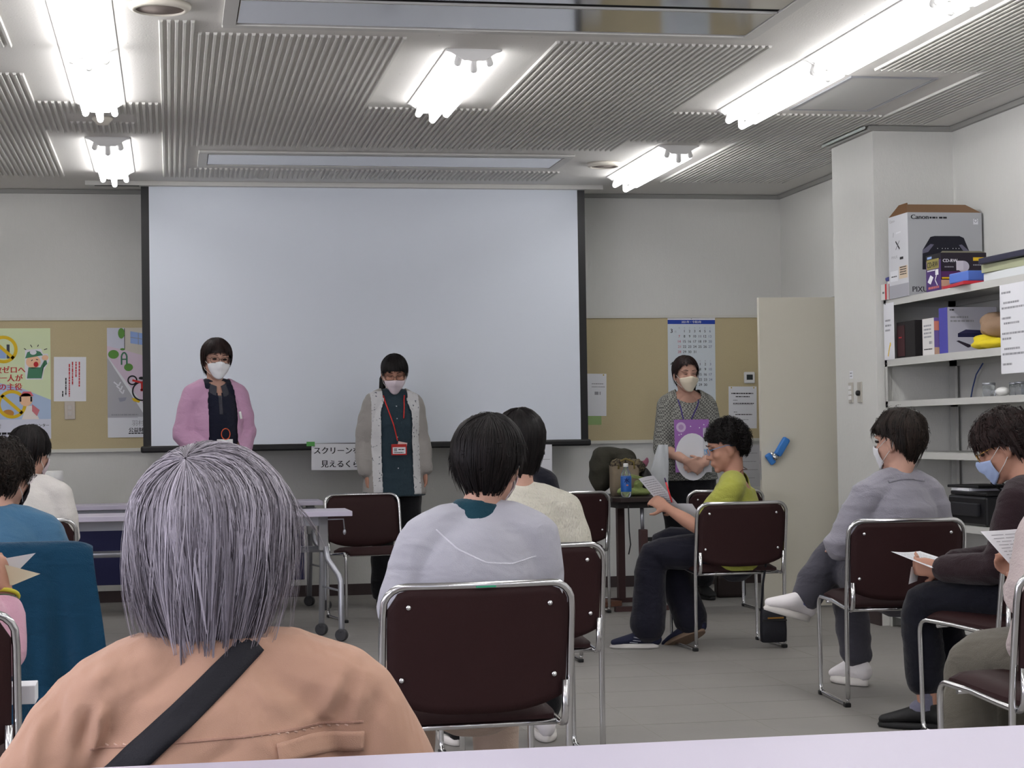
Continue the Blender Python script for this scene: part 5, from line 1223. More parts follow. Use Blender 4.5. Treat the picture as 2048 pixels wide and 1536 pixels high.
# --- person nearest the viewer: silver hair, salmon jacket
p = Person('person with silver hair and a salmon jacket crossed by a black strap, nearest the viewer', (0.05, 2.605, 0), 0,
           (0, 0, 0.47), (0.015, 0.025, 0.805), (0.005, 0.055, 0.975), (-14, 8, 0), sh=(0.165, 0.055), fat=1.02, vox=0.006,
           **seat_legs(), **lap_arms(0.285, 0.03, 0.55, 0.12, 0.28, 0.58), group=SG)
JK = cloth('salmon', (194, 154, 132), 0.85, (900, 0.25), (4, 0.05), (11, 0.6, (1, 1, 0.7)))
def yoke(mb): pass
jk = p.top(JK, 0.026, -0.16, 0.94, 0.018, 'jacket', 0.034, 21, 0.0055, (8, 8, 5), 0.006, 3, 0.03, elbow=0.016, neckr=0.084,
    creases=[((-0.175, 0.70), (-0.158, 0.765), 0.010, -0.013), ((-0.158, 0.70), (-0.143, 0.765), 0.008, 0.013), ((-0.150, 0.745), (-0.136, 0.765), 0.008, 0.007), ((-0.215, 0.70), (-0.205, 0.80), 0.014, -0.008), ((-0.245, 0.66), (-0.225, 0.76), 0.012, 0.008), ((-0.158, 0.79), (-0.134, 0.815), 0.010, 0.005),
             ((-0.10, 0.70), (-0.01, 0.755), 0.012, 0.006), ((-0.05, 0.74), (0.03, 0.80), 0.014, -0.006), ((0.175, 0.79), (0.145, 0.735), 0.010, 0.009), ((0.195, 0.80), (0.170, 0.73), 0.011, -0.009), ((0.225, 0.77), (0.205, 0.69), 0.014, -0.009), ((0.09, 0.72), (0.15, 0.745), 0.009, 0.005), ((0.05, 0.79), (0.12, 0.735), 0.014, 0.005), ((-0.03, 0.68), (0.03, 0.715), 0.010, -0.005)])
SEAM = cloth('salmon_seam', (180, 140, 122), 0.9)
p.drape('yoke_seam', jk, [(-0.16, 0.708), (-0.06, 0.719), (0.04, 0.724), (0.13, 0.729), (0.205, 0.729)], 0.0035, SEAM, off=0.0006, thick=0.0015, n=90)
lt = cloth('salmon_light', (222, 188, 170))
for k in range(28):
    x = -0.14+k*0.0118; z = 0.7145+0.0125*(k/27.0)+0.003*math.sin(k*0.12)
    p.drape('stitch', jk, [(x, z), (x+0.005, z-0.002)], 0.002, lt, off=0.0005, thick=0.0012, n=3)
p.drape('back_flap', jk, [(0.085, 0.700), (0.128, 0.706), (0.205, 0.703)], 0.028, JK, off=0.005, thick=0.004, n=24)
p.drape('collar_seam', jk, [(0.028, 0.852), (0.031, 0.828)], 0.003, SEAM, off=0.0006, thick=0.0015, n=12)
st = p.drape('bag_strap', jk, [(-0.17, 0.632), (-0.10, 0.700), (0.0, 0.788), (0.050, 0.833), (0.064, 0.846)], 0.038, mat('strap_black', (22, 22, 30), 0.75, bump=(400, 0.2)), off=0.003, thick=0.0025, n=60)
st['label'] = 'black crossbody strap'
p.pants(cloth('charcoal', (50, 50, 56)))
for i in (0, 1): p.shoe(i, SHOEK, SOLEB)
p.hair(HAIRG, {0: 0.05, 45: 0.02, 75: -0.04, 95: -0.095, 130: -0.112, 180: -0.110}, (-0.16, -0.66, 0.74), 10500, 0.0016, (0.108, 0.118, 0.116), (0, -0.012, 0.016), 0.30, 0.022, 5, 0.0, 38, 0.0105, spread=(0.95, 1.035), lay=0.05, clump=5, cw=0.05, flick=0.022, wob=0.018, hug=0.26, dark=1.5)
p.mask(MASKP)
p.eyes()

# --- pale grey cardigan with the taped chair
p = Person('person with short dark hair in a pale grey cardigan over a dark green collar', (0.765, 4.80, 0), 0, (0, 0, 0.50), (0.02, 0.02, 0.90), (0.055, 0.05, 1.035), (-24, 6, 3), sh=(0.145, 0.062), vox=0.007,
           **seat_legs(0.12), **lap_arms(0.172, 0.03, 0.66, 0.08, 0.27, 0.62), group=SG)
TEAL = cloth('deep_teal', (22, 62, 76))
p.top(TEAL, 0.012, -0.09, 0.8, 0.006, 'shirt', 0.035, 31, 0.003, vox=0.009, flare=0.01, neckr=0.064)
cg = p.top(cloth('pale_grey', (180, 180, 190), b=(500, 0.3)), 0.026, -0.01, 0.95, 0.012, 'cardigan', 0.0, 32, 0.006, (4, 4, 7), 0.008, 5, 0.0, elbow=0.012, neckr=0.078)
p.drape('yoke_seam', cg, [(-0.10, 0.875), (-0.05, 0.825), (0.02, 0.79), (0.09, 0.785), (0.16, 0.80)], 0.004, cloth('seam_light', (210, 210, 218)), off=0.0002, thick=0.0012, n=40)
p.pants(cloth('beige', (176, 156, 142)))
for i in (0, 1): p.shoe(i, SHOEK, SOLE)
p.hair(HAIRK, {0: 0.05, 50: 0.04, 75: 0.02, 95: 0.0, 112: -0.04, 140: -0.085, 180: -0.102}, (0.1, -0.35, 0.93), 3200, 0.0022, (0.090, 0.106, 0.104), (0, -0.016, 0.028), 0.30, 0.010, 6, 0.0, 32, bump=0.02, spread=(0.96, 1.05), hug=0.9, flick=0.010, wob=0.010, clump=7, curly=380, curl_len=0.013)
p.mask(MASKP, w=70); p.eyes()

# --- cream knit
p = Person('person with a black bob in a cream knitted sweater', (1.165, 6.36, 0), 0, (0, 0, 0.50), (0.015, 0.0, 0.905), (0.03, 0.03, 1.075), (-18, 4, 0), sh=(0.155, 0.062), vox=0.008,
           kn=[(-0.13, 0.38, 0.48), (0.15, 0.38, 0.48)], an=[(-0.17, 0.34, 0.085), (0.165, 0.33, 0.085)], toe=[(-0.18, 0.51, 0.025), (0.19, 0.50, 0.025)], **lap_arms(0.205, 0.0, 0.68, 0.10, 0.24, 0.62), group=SG)
p.top(cloth('cream_knit', (212, 208, 194), 0.95, (220, 0.8, (1, 1, 0.35))), 0.020, -0.06, 0.62, 0.03, 'sweater', 0.018, 41, 0.005, (5, 5, 12), 0.009, 5, 0.0, elbow=0.016, neckr=0.074)
p.pants(cloth('black_trousers', (22, 22, 26)))
for i in (0, 1): p.shoe(i, SHOEK if i == 0 else SHOEW, SOLE, hs=1.2)
p.hair(HAIRK, {0: 0.03, 40: 0.0, 60: -0.085, 95: -0.09, 130: -0.11, 180: -0.125}, (0.0, -0.3, 0.95), 1500, 0.0026, (0.084, 0.102, 0.100), (0, -0.014, 0.028), 0.4, 0.008, 7, 0.0, 34, spread=(0.98, 1.03))
p.mask(MASKW, w=70); p.eyes()

# --- navy top, almost hidden
p = Person('person in navy, mostly hidden behind the cream sweater', (1.685, 9.12, 0), 0, (0, 0.0, 0.50), (0.0, 0.04, 0.925), (-0.05, 0.08, 1.05), (10, 25, 0), sh=(0.150, 0.055), vox=0.010, **seat_legs(), **lap_arms(), group=SG)
p.top(cloth('navy', (26, 26, 36)), 0.016, -0.06, 0.95, 0.01, 'sweater', 0.015, 51, 0.004, vox=0.011)
p.pants(cloth('charcoal', (50, 50, 56)), vox=0.012)
for i in (0, 1): p.shoe(i, SHOEK, SOLEB)
p.hair(HAIRK, {0: 0.04, 60: 0.0, 95: -0.06, 180: -0.10}, n=500, width=0.004)

# --- lime green
p = Person('person with curly black hair and blue-rimmed glasses in a lime green top, reading', (2.872, 9.345, 0), 66, (0, 0, 0.50), (0.0, 0.0, 0.865), (0.0, 0.045, 1.02), (20, 14, 0), sh=(0.145, 0.060), vox=0.007, skin=SKIN2,
           el=[(-0.19, 0.155, 0.61), (0.20, 0.13, 0.62)], wr=[(-0.10, 0.335, 0.715), (0.07, 0.33, 0.70)], hands=[(V((0.35, 0.8, 0.45)), V((0.75, -0.1, -0.5)), 1, 30), (V((-0.5, 0.8, 0.3)), V((-0.6, 0, 0.5)), -1, 30)],
           kn=[(-0.12, 0.42, 0.485), (0.07, 0.40, 0.535)], an=[(-0.165, 0.44, 0.085), (0.03, 0.235, 0.105)], toe=[(-0.185, 0.61, 0.025), (0.05, 0.40, 0.03)], group=SG)
p.top(cloth('lime', (166, 168, 76), 0.85, (200, 0.35)), 0.020, -0.10, 0.33, 0.03, 'blouse', -0.006, 61, 0.006, (5, 5, 10), 0.008, 5, 0.012, elbow=0.02, neckr=0.080, cut=lambda c: (c.x/0.080)**2+((c.y-0.005)/0.085)**2 < 1 and c.z > 0.838, thick=0.003)
p.pants(cloth('dark_denim', (25, 25, 38), 0.9), 0.016, 0.98, 6, 0.006, 0.030)
def logo(sh, P, sdir, up, d):
    m = MB(); o = P(0.10, 0.045)-sdir*0.0395
    for k, (a, b) in enumerate((((0.05, 0.052), (0.10, 0.060)), ((0.055, 0.040), (0.115, 0.046)), ((0.07, 0.030), (0.12, 0.034)))):
        m.tube([P(a[0]+0.03, a[1])-sdir*0.041, P(b[0]+0.02, b[1])-sdir*0.040], (0.003, 0.002), 6)
    m.build('side_logo', mat('logo_grey', (150, 152, 162), 0.5), sh)
p.shoe(0, SHOEN, SOLE, 0.245, extra=logo)
p.shoe(1, SHOEN, SOLEB, 0.245, rot=(0.25, -0.55, 0.8))
p.hair(HAIRK, {0: 0.055, 50: 0.045, 72: 0.03, 92: 0.012, 108: -0.02, 140: -0.075, 180: -0.09}, (0, -0.2, 0.97), 500, 0.003, (0.090, 0.106, 0.102), (0, -0.026, 0.036), 0.22, 0.008, 8, 0.0, 26, bump=0.03, spread=(0.96, 1.0), hug=1.0, curly=2600, curl_len=0.034)
p.eyes()
gl = p.glasses(mat('glasses_blue', (70, 150, 210), 0.3, spec=0.6)); gl['label'] = 'light blue glasses'
MB().tube([p.hp(0.075, -0.02, 0.01), p.hp(0.06, -0.06, -0.10), p.hp(0, -0.085, -0.135), p.hp(-0.06, -0.05, -0.125), p.hp(-0.072, 0.0, -0.15)], 0.002, 6).build('glasses_cord', mat('cord_brown', (90, 50, 40), 0.6), p.t)

# --- grey sweater, legs crossed
p = Person('person in a grey sweater and white trainers sitting with legs crossed', (2.965, 7.36, 0), 14, (0, 0, 0.50), (0.0, 0.0, 0.90), (0.02, 0.02, 1.055), (22, 6, 0), sh=(0.155, 0.062), vox=0.007, fat=1.04,
           el=[(-0.245, 0.06, 0.635), (0.225, 0.02, 0.66)], wr=[(-0.10, 0.27, 0.62), (0.05, 0.28, 0.63)], hands=[(V((0.6, 0.8, -0.1)), V((0.1, 0, -1)), 1, 30), (V((-0.6, 0.8, -0.1)), V((-0.1, 0, -1)), -1, 30)],
           kn=[(0.02, 0.42, 0.49), (-0.03, 0.41, 0.60)], an=[(0.05, 0.38, 0.085), (-0.215, 0.40, 0.370)], toe=[(0.03, 0.56, 0.025), (-0.358, 0.40, 0.412)], group=SG)
GREYS = cloth('grey_knit', (150, 148, 158), 0.95, (300, 0.4))
sw = p.top(GREYS, 0.020, -0.08, 0.95, 0.014, 'sweater', 0.02, 71, 0.007, (2.5, 2.5, 13), 0.008, 5, 0.0, elbow=0.012, neckr=0.07)
p.drape('neck_rib', sw, [(-0.09, 0.895), (-0.03, 0.905), (0.03, 0.905), (0.09, 0.895)], 0.010, GREYS, off=0.002, thick=0.003, n=24)
p.pants(cloth('grey_trousers', (74, 73, 82)), 0.014, 0.93, 7, 0.006, 0.012)
SK = cloth('sock_blue', (84, 88, 140))
MB().tube([lerp(p.kn[1], p.an[1], 0.86), p.an[1], lerp(p.an[1], p.toe[1], 0.25)], [0.041, 0.040, 0.036], 14, cap='round').build('sock', SK, p.t)
def tick(sh, P, sdir, up, d): MB().box(P(0.09, 0.016)-sdir*0.045, (0.03, 0.012, 0.006)).build('sole_mark', mat('mark_teal', (90, 130, 140), 0.6), sh)
p.shoe(0, SHOEW, SOLE, 0.225, hs=1.35)
p.shoe(1, SHOEW, SOLE, 0.225, rot=(0.3, -0.12, 0.95), hs=1.25)
p.hair(HAIRD, {0: 0.055, 45: 0.045, 72: 0.035, 92: 0.02, 110: -0.03, 150: -0.085, 180: -0.098}, (0.1, -0.45, 0.88), 3000, 0.0025, (0.090, 0.110, 0.104), (0, -0.020, 0.032), 0.28, 0.011, 9, 0.0015, 30, bump=0.04, spread=(0.96, 1.06), hug=0.9, flick=0.012, wob=0.012, clump=8, curly=300, curl_len=0.025)
p.mask(MASKW, w=72); p.eyes()

# --- dark brown sweater
p = Person('person in a dark brown sweater looking down at papers, at the right edge', (3.115, 6.37, 0), 48, (0, 0, 0.50), (0.0, 0.05, 0.895), (0.0, 0.13, 1.035), (12, 26, 0), sh=(0.15, 0.060), vox=0.007, skin=SKIN2,
           el=[(-0.20, 0.10, 0.605), (0.19, 0.12, 0.62)], wr=[(-0.145, 0.335, 0.600), (0.03, 0.36, 0.60)], hands=[(V((0.10, 1, 0.02)), V((1, 0, 0.15)), 1, 38, 1.0, (0.6, 0.6, 0.5)), (V((-0.5, 0.8, 0)), V((-0.3, 0, 1)), -1, 30)],
           kn=[(-0.10, 0.43, 0.47), (0.10, 0.43, 0.47)], an=[(-0.115, 0.40, 0.085), (0.10, 0.36, 0.085)], toe=[(-0.125, 0.58, 0.025), (0.11, 0.54, 0.025)], group=SG)
p.top(cloth('brown_knit', (42, 27, 32), 0.95, (260, 0.4)), 0.018, -0.07, 0.96, 0.012, 'sweater', 0.015, 81, 0.006, (4, 4, 12), 0.008, 5, 0.0, elbow=0.012)
p.pants(cloth('navy_trousers', (18, 19, 30)), 0.014, 0.86, 8, 0.005, 0.014)
SKG = cloth('sock_grey', (120, 120, 140))
for i in (0, 1):
    MB().tube([lerp(p.kn[i], p.an[i], 0.70), p.an[i], lerp(p.an[i], p.toe[i], 0.2)], [0.042, 0.040, 0.036], 14, cap='round').build('sock', SKG, p.t)
    p.shoe(i, SHOEK, SHOEK, 0.24)
p.hair(HAIRB, {0: 0.045, 45: 0.03, 70: 0.02, 92: 0.005, 112: -0.05, 180: -0.09}, (0, -0.3, 0.95), 2400, 0.0026, (0.092, 0.112, 0.106), (0, -0.018, 0.032), 0.26, 0.012, 10, 0.002, 30, bump=0.04, spread=(0.96, 1.06), hug=0.9, flick=0.012, wob=0.012, clump=8, curly=900, curl_len=0.026)
p.mask(MASKB, w=70); p.eyes(); p.glasses(mat('glasses_gold', (190, 150, 80), 0.25, 0.9))

# --- beige top, cut by the right edge
p = Person('person in a loose beige top and olive trousers, cut by the right edge', (2.50, 4.77, 0), 16, (0, 0, 0.50), (0.0, 0.03, 0.90), (0.0, 0.08, 1.05), (10, 20, 0), sh=(0.16, 0.062), vox=0.008, skin=SKIN2,
           el=[(-0.205, 0.02, 0.655), (0.21, 0.06, 0.65)], wr=[(-0.02, 0.235, 0.735), (0.05, 0.29, 0.68)], hands=[(V((-0.1, 0.9, 0.35)), V((0.8, 0, -0.4)), 1, 34), (V((-0.4, 0.8, 0.2)), V((-0.5, 0, 0.7)), -1, 30)],
           kn=[(-0.15, 0.36, 0.44), (0.05, 0.40, 0.45)], an=[(-0.16, 0.38, 0.085), (0.06, 0.36, 0.085)], toe=[(-0.18, 0.55, 0.025), (0.08, 0.53, 0.025)], group=SG)
BEI = cloth('beige_loose', (192, 178, 176), 0.9, (160, 0.4))
def drop(mb): mb.tube([(-0.205, -0.03, 0.72), (-0.228, -0.02, 0.62), (-0.236, 0.0, 0.52), (-0.236, 0.02, 0.475)], [(0.045, 0.07), (0.040, 0.085), (0.032, 0.095), (0.028, 0.095)], 16, cap='round')
p.top(BEI, 0.024, -0.07, 0.86, 0.03, 'smock', 0.01, 91, 0.008, (5, 5, 8), 0.008, 4, 0.03, elbow=0.03, extra=drop)
p.pants(cloth('olive_trousers', (104, 100, 90)), 0.018, 0.95, 9, 0.006, 0.02)
for i in (0, 1): p.shoe(i, SHOEK, SOLEB)
p.hair(HAIRB, {0: 0.04, 60: 0.0, 95: -0.06, 180: -0.10}, n=500, width=0.004)

# --- teal-blue T-shirt on the left
p = Person('person with dark wavy hair in a blue top behind the teal jacket', (-0.605, 6.90, 0), 0, (0, 0, 0.50), (0.0, 0.04, 0.845), (0.012, 0.09, 0.985), (-34, 10, 0), sh=(0.155, 0.055), vox=0.008, **seat_legs(), **lap_arms(), group=SG)
p.top(cloth('steel_blue', (70, 110, 140), 0.9, (260, 0.3)), 0.018, -0.08, 0.40, 0.03, 'top', 0.02, 101, 0.006, (4, 4, 10), 0.009, 5, elbow=0.02, neckr=0.07)
p.pants(cloth('charcoal', (50, 50, 56)))
for i in (0, 1): p.shoe(i, SHOEK, SOLEB)
p.hair(HAIRD, {0: 0.035, 50: 0.01, 75: -0.01, 100: -0.05, 140: -0.085, 180: -0.095}, (0, -0.3, 0.95), 2000, 0.0026, (0.088, 0.108, 0.104), (0, -0.016, 0.030), 0.28, 0.012, 11, 0.002, 30, bump=0.035, spread=(0.97, 1.05), hug=0.8, flick=0.012, wob=0.012, clump=8, curly=1100, curl_len=0.028)
p.mask(mat('mask_dark', (34, 26, 34), 0.85), w=74); p.eyes()

# --- white top on the left
p = Person('person with short black hair in a white top on the left', (-0.69, 9.13, 0), 0, (0, 0, 0.50), (0.01, 0.03, 0.91), (0.03, 0.06, 1.055), (-38, 10, 0), sh=(0.155, 0.06), vox=0.008, **seat_legs(), **lap_arms(0.195, 0.02, 0.66), group=SG)
wt = p.top(cloth('off_white', (210, 206, 202), 0.9, (260, 0.3)), 0.022, -0.08, 0.95, 0.012, 'blouse', 0.0, 111, 0.006, (4, 4, 9), 0.009, 5, elbow=0.014, neckr=0.074)
cl = p.top(mat('collar_print', (214, 206, 206), 0.9, var=(70, 0.5), rgb2=(60, 52, 60), kind='noise2'), 0.010, 0.25, 0.2, 0.0, 'collar', 0.045, 112, 0.001, vox=0.009, neckr=0.066)
p.pants(cloth('charcoal', (50, 50, 56)))
for i in (0, 1): p.shoe(i, SHOEK, SOLEB)
p.hair(HAIRK, {0: 0.04, 40: 0.02, 62: 0.0, 85: -0.01, 108: -0.06, 180: -0.10}, (0, -0.3, 0.95), 1600, 0.0028, (0.086, 0.106, 0.102), (0, -0.014, 0.030), 0.36, 0.010, 12, 0.0, 30, bump=0.024, spread=(0.97, 1.05), hug=0.8, flick=0.010, clump=8)
p.mask(MASKP, w=74); p.eyes()

# --- pink sleeve at the left edge
p = Person('person in pink with yellow bracelets, only a raised hand in view at the left edge', (-0.665, 4.52, 0), 0, (0, 0, 0.50), (0.0, 0.03, 0.90), (0.0, 0.06, 1.05), (0, 12, 0), sh=(0.155, 0.06), vox=0.006, skin=SKIN2,
           el=[(-0.21, 0.04, 0.66), (0.262, 0.06, 0.60)], wr=[(-0.08, 0.27, 0.62), (0.268, 0.15, 0.745)], hands=[(V((0.5, 1, 0)), V((0.2, 0, -1)), 1, 30), (V((-0.10, 0.10, 1.0)), V((-1, 0.3, 0)), 1, 40)], **seat_legs(), group=SG)
p.top(cloth('pink_knit', (206, 160, 178), 0.9, (260, 0.3)), 0.018, -0.08, 0.86, 0.012, 'top', 0.02, 121, 0.006, (4, 4, 10), 0.008, 5, elbow=0.01)
p.pants(cloth('charcoal', (50, 50, 56)))
for i in (0, 1): p.shoe(i, SHOEK, SOLEB)
p.hair(HAIRD, {0: 0.04, 60: 0.0, 95: -0.06, 180: -0.10}, n=500, width=0.004)
u = (p.wr[1]-p.el[1]).normalized()
for k, (dd, m) in enumerate(((0.012, mat('bracelet_yellow', (206, 196, 60), 0.5)), (-0.004, mat('bracelet_dark', (70, 80, 60), 0.5)), (-0.018, mat('bracelet_yellow', (206, 196, 60), 0.5)))):
    t_, s_, b_ = frame_of(u, V((1, 0, 0))); c_ = p.wr[1]+u*(dd-0.012)
    MB().tube([c_+s_*(0.031*math.cos(a))+b_*(0.031*math.sin(a)) for a in [2*PI*q/24 for q in range(24)]], 0.0055, 8, closed=True).build('bracelet', m, p.t)

# ------------------------------------------------------------------ standing presenters
def badge(p, c, w, h, m, label, cord=None):
    s = Sheet(w, h, m, 0.003); s.rect(w*0.08, h*0.12, w*0.84, h*0.6, PAPER, 1); s.rect(w*0.16, h*0.34, w*0.2, h*0.3, INKG, 2); s.dashes(w*0.45, h*0.46, w*0.4, 0.008, INK, 2, 2); s.dashes(w*0.15, h*0.2, w*0.65, 0.007, INK, 3, 2)
    o = s.build('name_badge', c, math.radians(180), parent=p.t); o['label'] = label
    return o
# left: pink cardigan
p = Person('standing person in a pink cardigan over a navy polo shirt, left of the screen', (0.262, 11.22, 0), 196, (0, 0, 0.90), (0, 0.0, 1.425), (0, 0.03, 1.570), (-4, 4, -3), sh=(0.136, 0.062), vox=0.006,
           el=[(-0.190, -0.01, 1.13), (0.190, -0.01, 1.13)], wr=[(-0.07, 0.15, 0.97), (0.07, 0.15, 0.985)], hands=[(V((0.8, 0.25, -0.5)), V((0.3, -1, 0)), -1, 32), (V((-0.8, 0.25, -0.5)), V((-0.3, -1, 0)), 1, 32)],
           kn=[(-0.09, 0.03, 0.49), (0.09, 0.03, 0.49)], an=[(-0.10, -0.01, 0.085), (0.10, -0.01, 0.085)], toe=[(-0.12, 0.16, 0.025), (0.12, 0.16, 0.025)], group=TG)
POLO = cloth('navy_polo', (24, 27, 44), 0.9, (260, 0.3)); COLL = cloth('grey_collar', (66, 66, 74))
sh = p.top(POLO, 0.014, -0.14, 0.3, 0.006, 'polo_shirt', 0.0, 131, 0.004, vox=0.008, neckr=0.070, cut=lambda c: c.y > 0.045 and c.z > 1.36 and abs(c.x) < (c.z-1.36)*0.55)
for s in (-1, 1):
    P = []
    for j in range(8):
        a = j/7; ang = math.radians(8+a*172)
        r0 = 0.066; x, y = s*r0*math.sin(ang), r0*math.cos(ang)
        base = p.neck+V((x, y*0.95, 0.045-0.055*(1-a)**1.5)); outv = V((x, y, 0)).normalized()
        P.append([base, base+outv*0.012+V((0, 0, 0.006)), base+outv*0.026+V((s*0.006*(1-a), 0.0, -0.030-0.022*(1-a))), base+outv*0.032+V((s*0.012*(1-a), 0, -0.052-0.03*(1-a)))])
    mb = MB(); mb.grid(P); me = baked(mb.mesh('collar'), [('SOLIDIFY', dict(thickness=0.003, offset=0)), ('SUBSURF', dict(levels=1))]); me.materials.append(COLL); set_smooth(me); link('collar', me, p.t)
p.drape('placket', sh, [(0.0, 1.36), (0.0, 1.25)], 0.022, COLL, False, 0.002, 0.002, 14)
PINK = cloth('pink', (196, 154, 184), 0.95, (300, 0.35))
cd = p.top(PINK, 0.022, -0.16, 0.95, 0.010, 'cardigan', 0.01, 132, 0.005, (4, 4, 12), 0.007, 4, 0.012, elbow=0.008, neckr=0.076,
      cut=lambda c: c.y > 0.02 and abs(c.x+0.015) < (0.085 if c.z < 1.33 else 0.085-0.02*(c.z-1.33)/0.1) and (c.y > 0.06 or abs(c.x) < 0.07) and c.z > 1.03+0.0 or (c.z > 1.405 and abs(c.x) < 0.075 and c.y > -0.03) or (abs(c.x+0.015) < 0.085 and c.y > 0.03 and c.y < 0.135 and c.z <= 1.03), thick=0.003)
p.pants(cloth('black_trousers', (22, 22, 26)), 0.014, 0.97, 6, 0.004, 0.012)
for i in (0, 1): p.shoe(i, SHOEK, SOLEB)
p.hair(HAIRB, {0: 0.058, 35: 0.050, 52: 0.035, 64: -0.02, 76: -0.035, 90: 0.0, 105: -0.05, 140: -0.085, 180: -0.095}, (0, -0.25, 0.97), 1800, 0.0026, (0.086, 0.106, 0.104), (0, -0.012, 0.030), 0.36, 0.007, 13, 0.0, 30, bump=0.014, spread=(0.97, 1.04))
p.eyes(); p.glasses(FRAME); p.mask(MASKW)
MB().tube([V((-0.005+0.026*math.cos(a), 0.178, 1.135+0.032*math.sin(a))) for a in [2*PI*k/24 for k in range(24)]], 0.003, 8, closed=True).build('coil_cord', mat('cord_orange', (206, 84, 46), 0.4), p.t)
badge(p, (0.048, 0.180, 1.035), 0.095, 0.07, mat('badge_white', (226, 226, 226), 0.4), 'white name badge')
MB().box((-0.105, 0.150, 1.245), (0.014, 0.012, 0.045), Euler((0, 0.2, 0)), bevel=0.003).build('clip', WHITE, p.t)

# middle: patterned cardigan
p = Person('standing person in a grey cardigan over a dark teal tunic with a red lanyard', (1.425, 12.12, 0), 186, (0, 0, 0.86), (0, 0.0, 1.375), (0, 0.05, 1.51), (-10, 20, 0), sh=(0.130, 0.060), vox=0.006, skin=SKIN2,
           el=[(-0.180, -0.02, 1.075), (0.185, -0.02, 1.075)], wr=[(-0.200, 0.03, 0.875), (0.185, 0.03, 0.865)], hands=[(V((0.03, 0.12, -1)), V((1, 0.1, 0)), 1, 34), (V((-0.03, 0.12, -1)), V((-1, 0.1, 0)), -1, 34)],
           kn=[(-0.085, 0.03, 0.47), (0.085, 0.03, 0.47)], an=[(-0.09, -0.01, 0.085), (0.09, -0.01, 0.085)], toe=[(-0.11, 0.16, 0.025), (0.11, 0.16, 0.025)], group=TG)
tn = p.top(cloth('dark_teal', (44, 60, 70), 0.9, (200, 0.4, (1, 1, 0.2))), 0.018, -0.145, 0.3, 0.01, 'tunic', 0.022, 141, 0.005, (7, 7, 3), 0.008, 5, 0.03, neckr=0.070)
for z in (1.30, 1.22, 1.10, 1.0, 0.9): p.drape('button', tn, [(-0.004, z), (0.004, z)], 0.008, SILVER, False, 0.002, 0.002, 3)
GCD = cloth('grey_cardigan', (160, 156, 152), 0.95, (300, 0.35)); PCD = mat('cardigan_print', (204, 204, 206), 0.95, var=(55, 0.62), rgb2=(84, 88, 100), kind='speck', bump=(200, 0.2))
cd = p.top(GCD, 0.026, -0.13, 0.94, 0.009, 'cardigan', 0.008, 142, 0.005, (4, 4, 12), 0.007, 4, 0.020, elbow=0.006, neckr=0.078, mats2=PCD,
      cut=lambda c: c.y > 0.015 and abs(c.x) < (0.098 if c.z < 1.26 else 0.098-0.035*(c.z-1.26)/0.1) and c.y < 0.22 and abs(c.x) < 0.12 or (c.z > 1.36 and abs(c.x) < 0.078 and c.y > -0.03), thick=0.003)
for f in cd.data.polygons:
    if abs(f.center.x) < 0.158 and f.center.y > -0.02 and f.center.z < 1.40: f.material_index = 1
p.pants(cloth('black_trousers', (22, 22, 26)), 0.014, 0.98, 6, 0.004, 0.010)
for i in (0, 1): p.shoe(i, SHOEK, SOLEB)
p.hair(HAIRK, {0: 0.050, 30: 0.046, 50: 0.025, 66: -0.015, 84: 0.012, 105: -0.02, 140: -0.06, 180: -0.075}, (0.02, -0.1, 1.0), 1500, 0.0024, (0.083, 0.104, 0.100), (0, -0.012, 0.029), 0.36, 0.006, 14, 0.0, 30, spread=(0.98, 1.03))
tl = MB(); tl.tube([p.hp(0.045, -0.085, -0.02), p.hp(0.068, -0.075, -0.06), p.hp(0.075, -0.045, -0.11), p.hp(0.07, -0.02, -0.15)], [(0.024, 0.022), (0.026, 0.022), (0.022, 0.018), (0.008, 0.007)], 12, cap='round'); tl.build('hair_tail', HAIRK, p.t)
p.eyes(True); p.glasses(FRAME); p.mask(MASKP, drop=0.004)
RL = mat('lanyard_red', (196, 40, 34), 0.6)
p.drape('lanyard', tn, [(0.078, 1.372), (0.062, 1.30), (0.025, 1.175), (0.0, 1.075)], 0.008, RL, False, 0.006, 0.002, 40)
p.drape('lanyard', tn, [(-0.062, 1.372), (-0.055, 1.32), (-0.045, 1.22)], 0.008, RL, False, 0.006, 0.002, 30)
badge(p, (0.052, 0.172, 0.985), 0.10, 0.07, mat('badge_red', (186, 34, 30), 0.4), 'red name badge holder')
o = Sheet(0.06, 0.05, ink('tag_pink', (222, 196, 190)), 0.002); o.text('', 0, 0, 0.01, INK); o.build('paper_tag', (0.015, 0.168, 1.025), math.radians(180), (0, 0.2), parent=p.t)

# right: grey check blouse
p = Person('standing person in a grey check blouse holding a purple folder, in front of the calendar', (3.375, 12.02, 0), 178, (0, 0, 0.84), (0, 0.0, 1.345), (0.012, 0.035, 1.485), (6, 6, 0), sh=(0.132, 0.062), vox=0.006,
           el=[(-0.178, 0.03, 1.03), (0.178, 0.04, 1.00)], wr=[(-0.055, 0.225, 0.900), (0.060, 0.240, 0.915)], hands=[(V((0.9, 0.05, -0.2)), V((0, -1, -0.2)), -1, 30), (V((-0.75, 0.0, -0.55)), V((0, -1, 0)), 1, 34)],
           kn=[(-0.085, 0.03, 0.46), (0.085, 0.03, 0.46)], an=[(-0.09, -0.01, 0.085), (0.09, -0.01, 0.085)], toe=[(-0.11, 0.16, 0.025), (0.11, 0.16, 0.025)], fat=1.04, group=TG)
CHK = mat('grey_check', (152, 152, 145), 0.9, var=(88, 0.5), rgb2=(92, 92, 89), kind='check', spec=0.2)
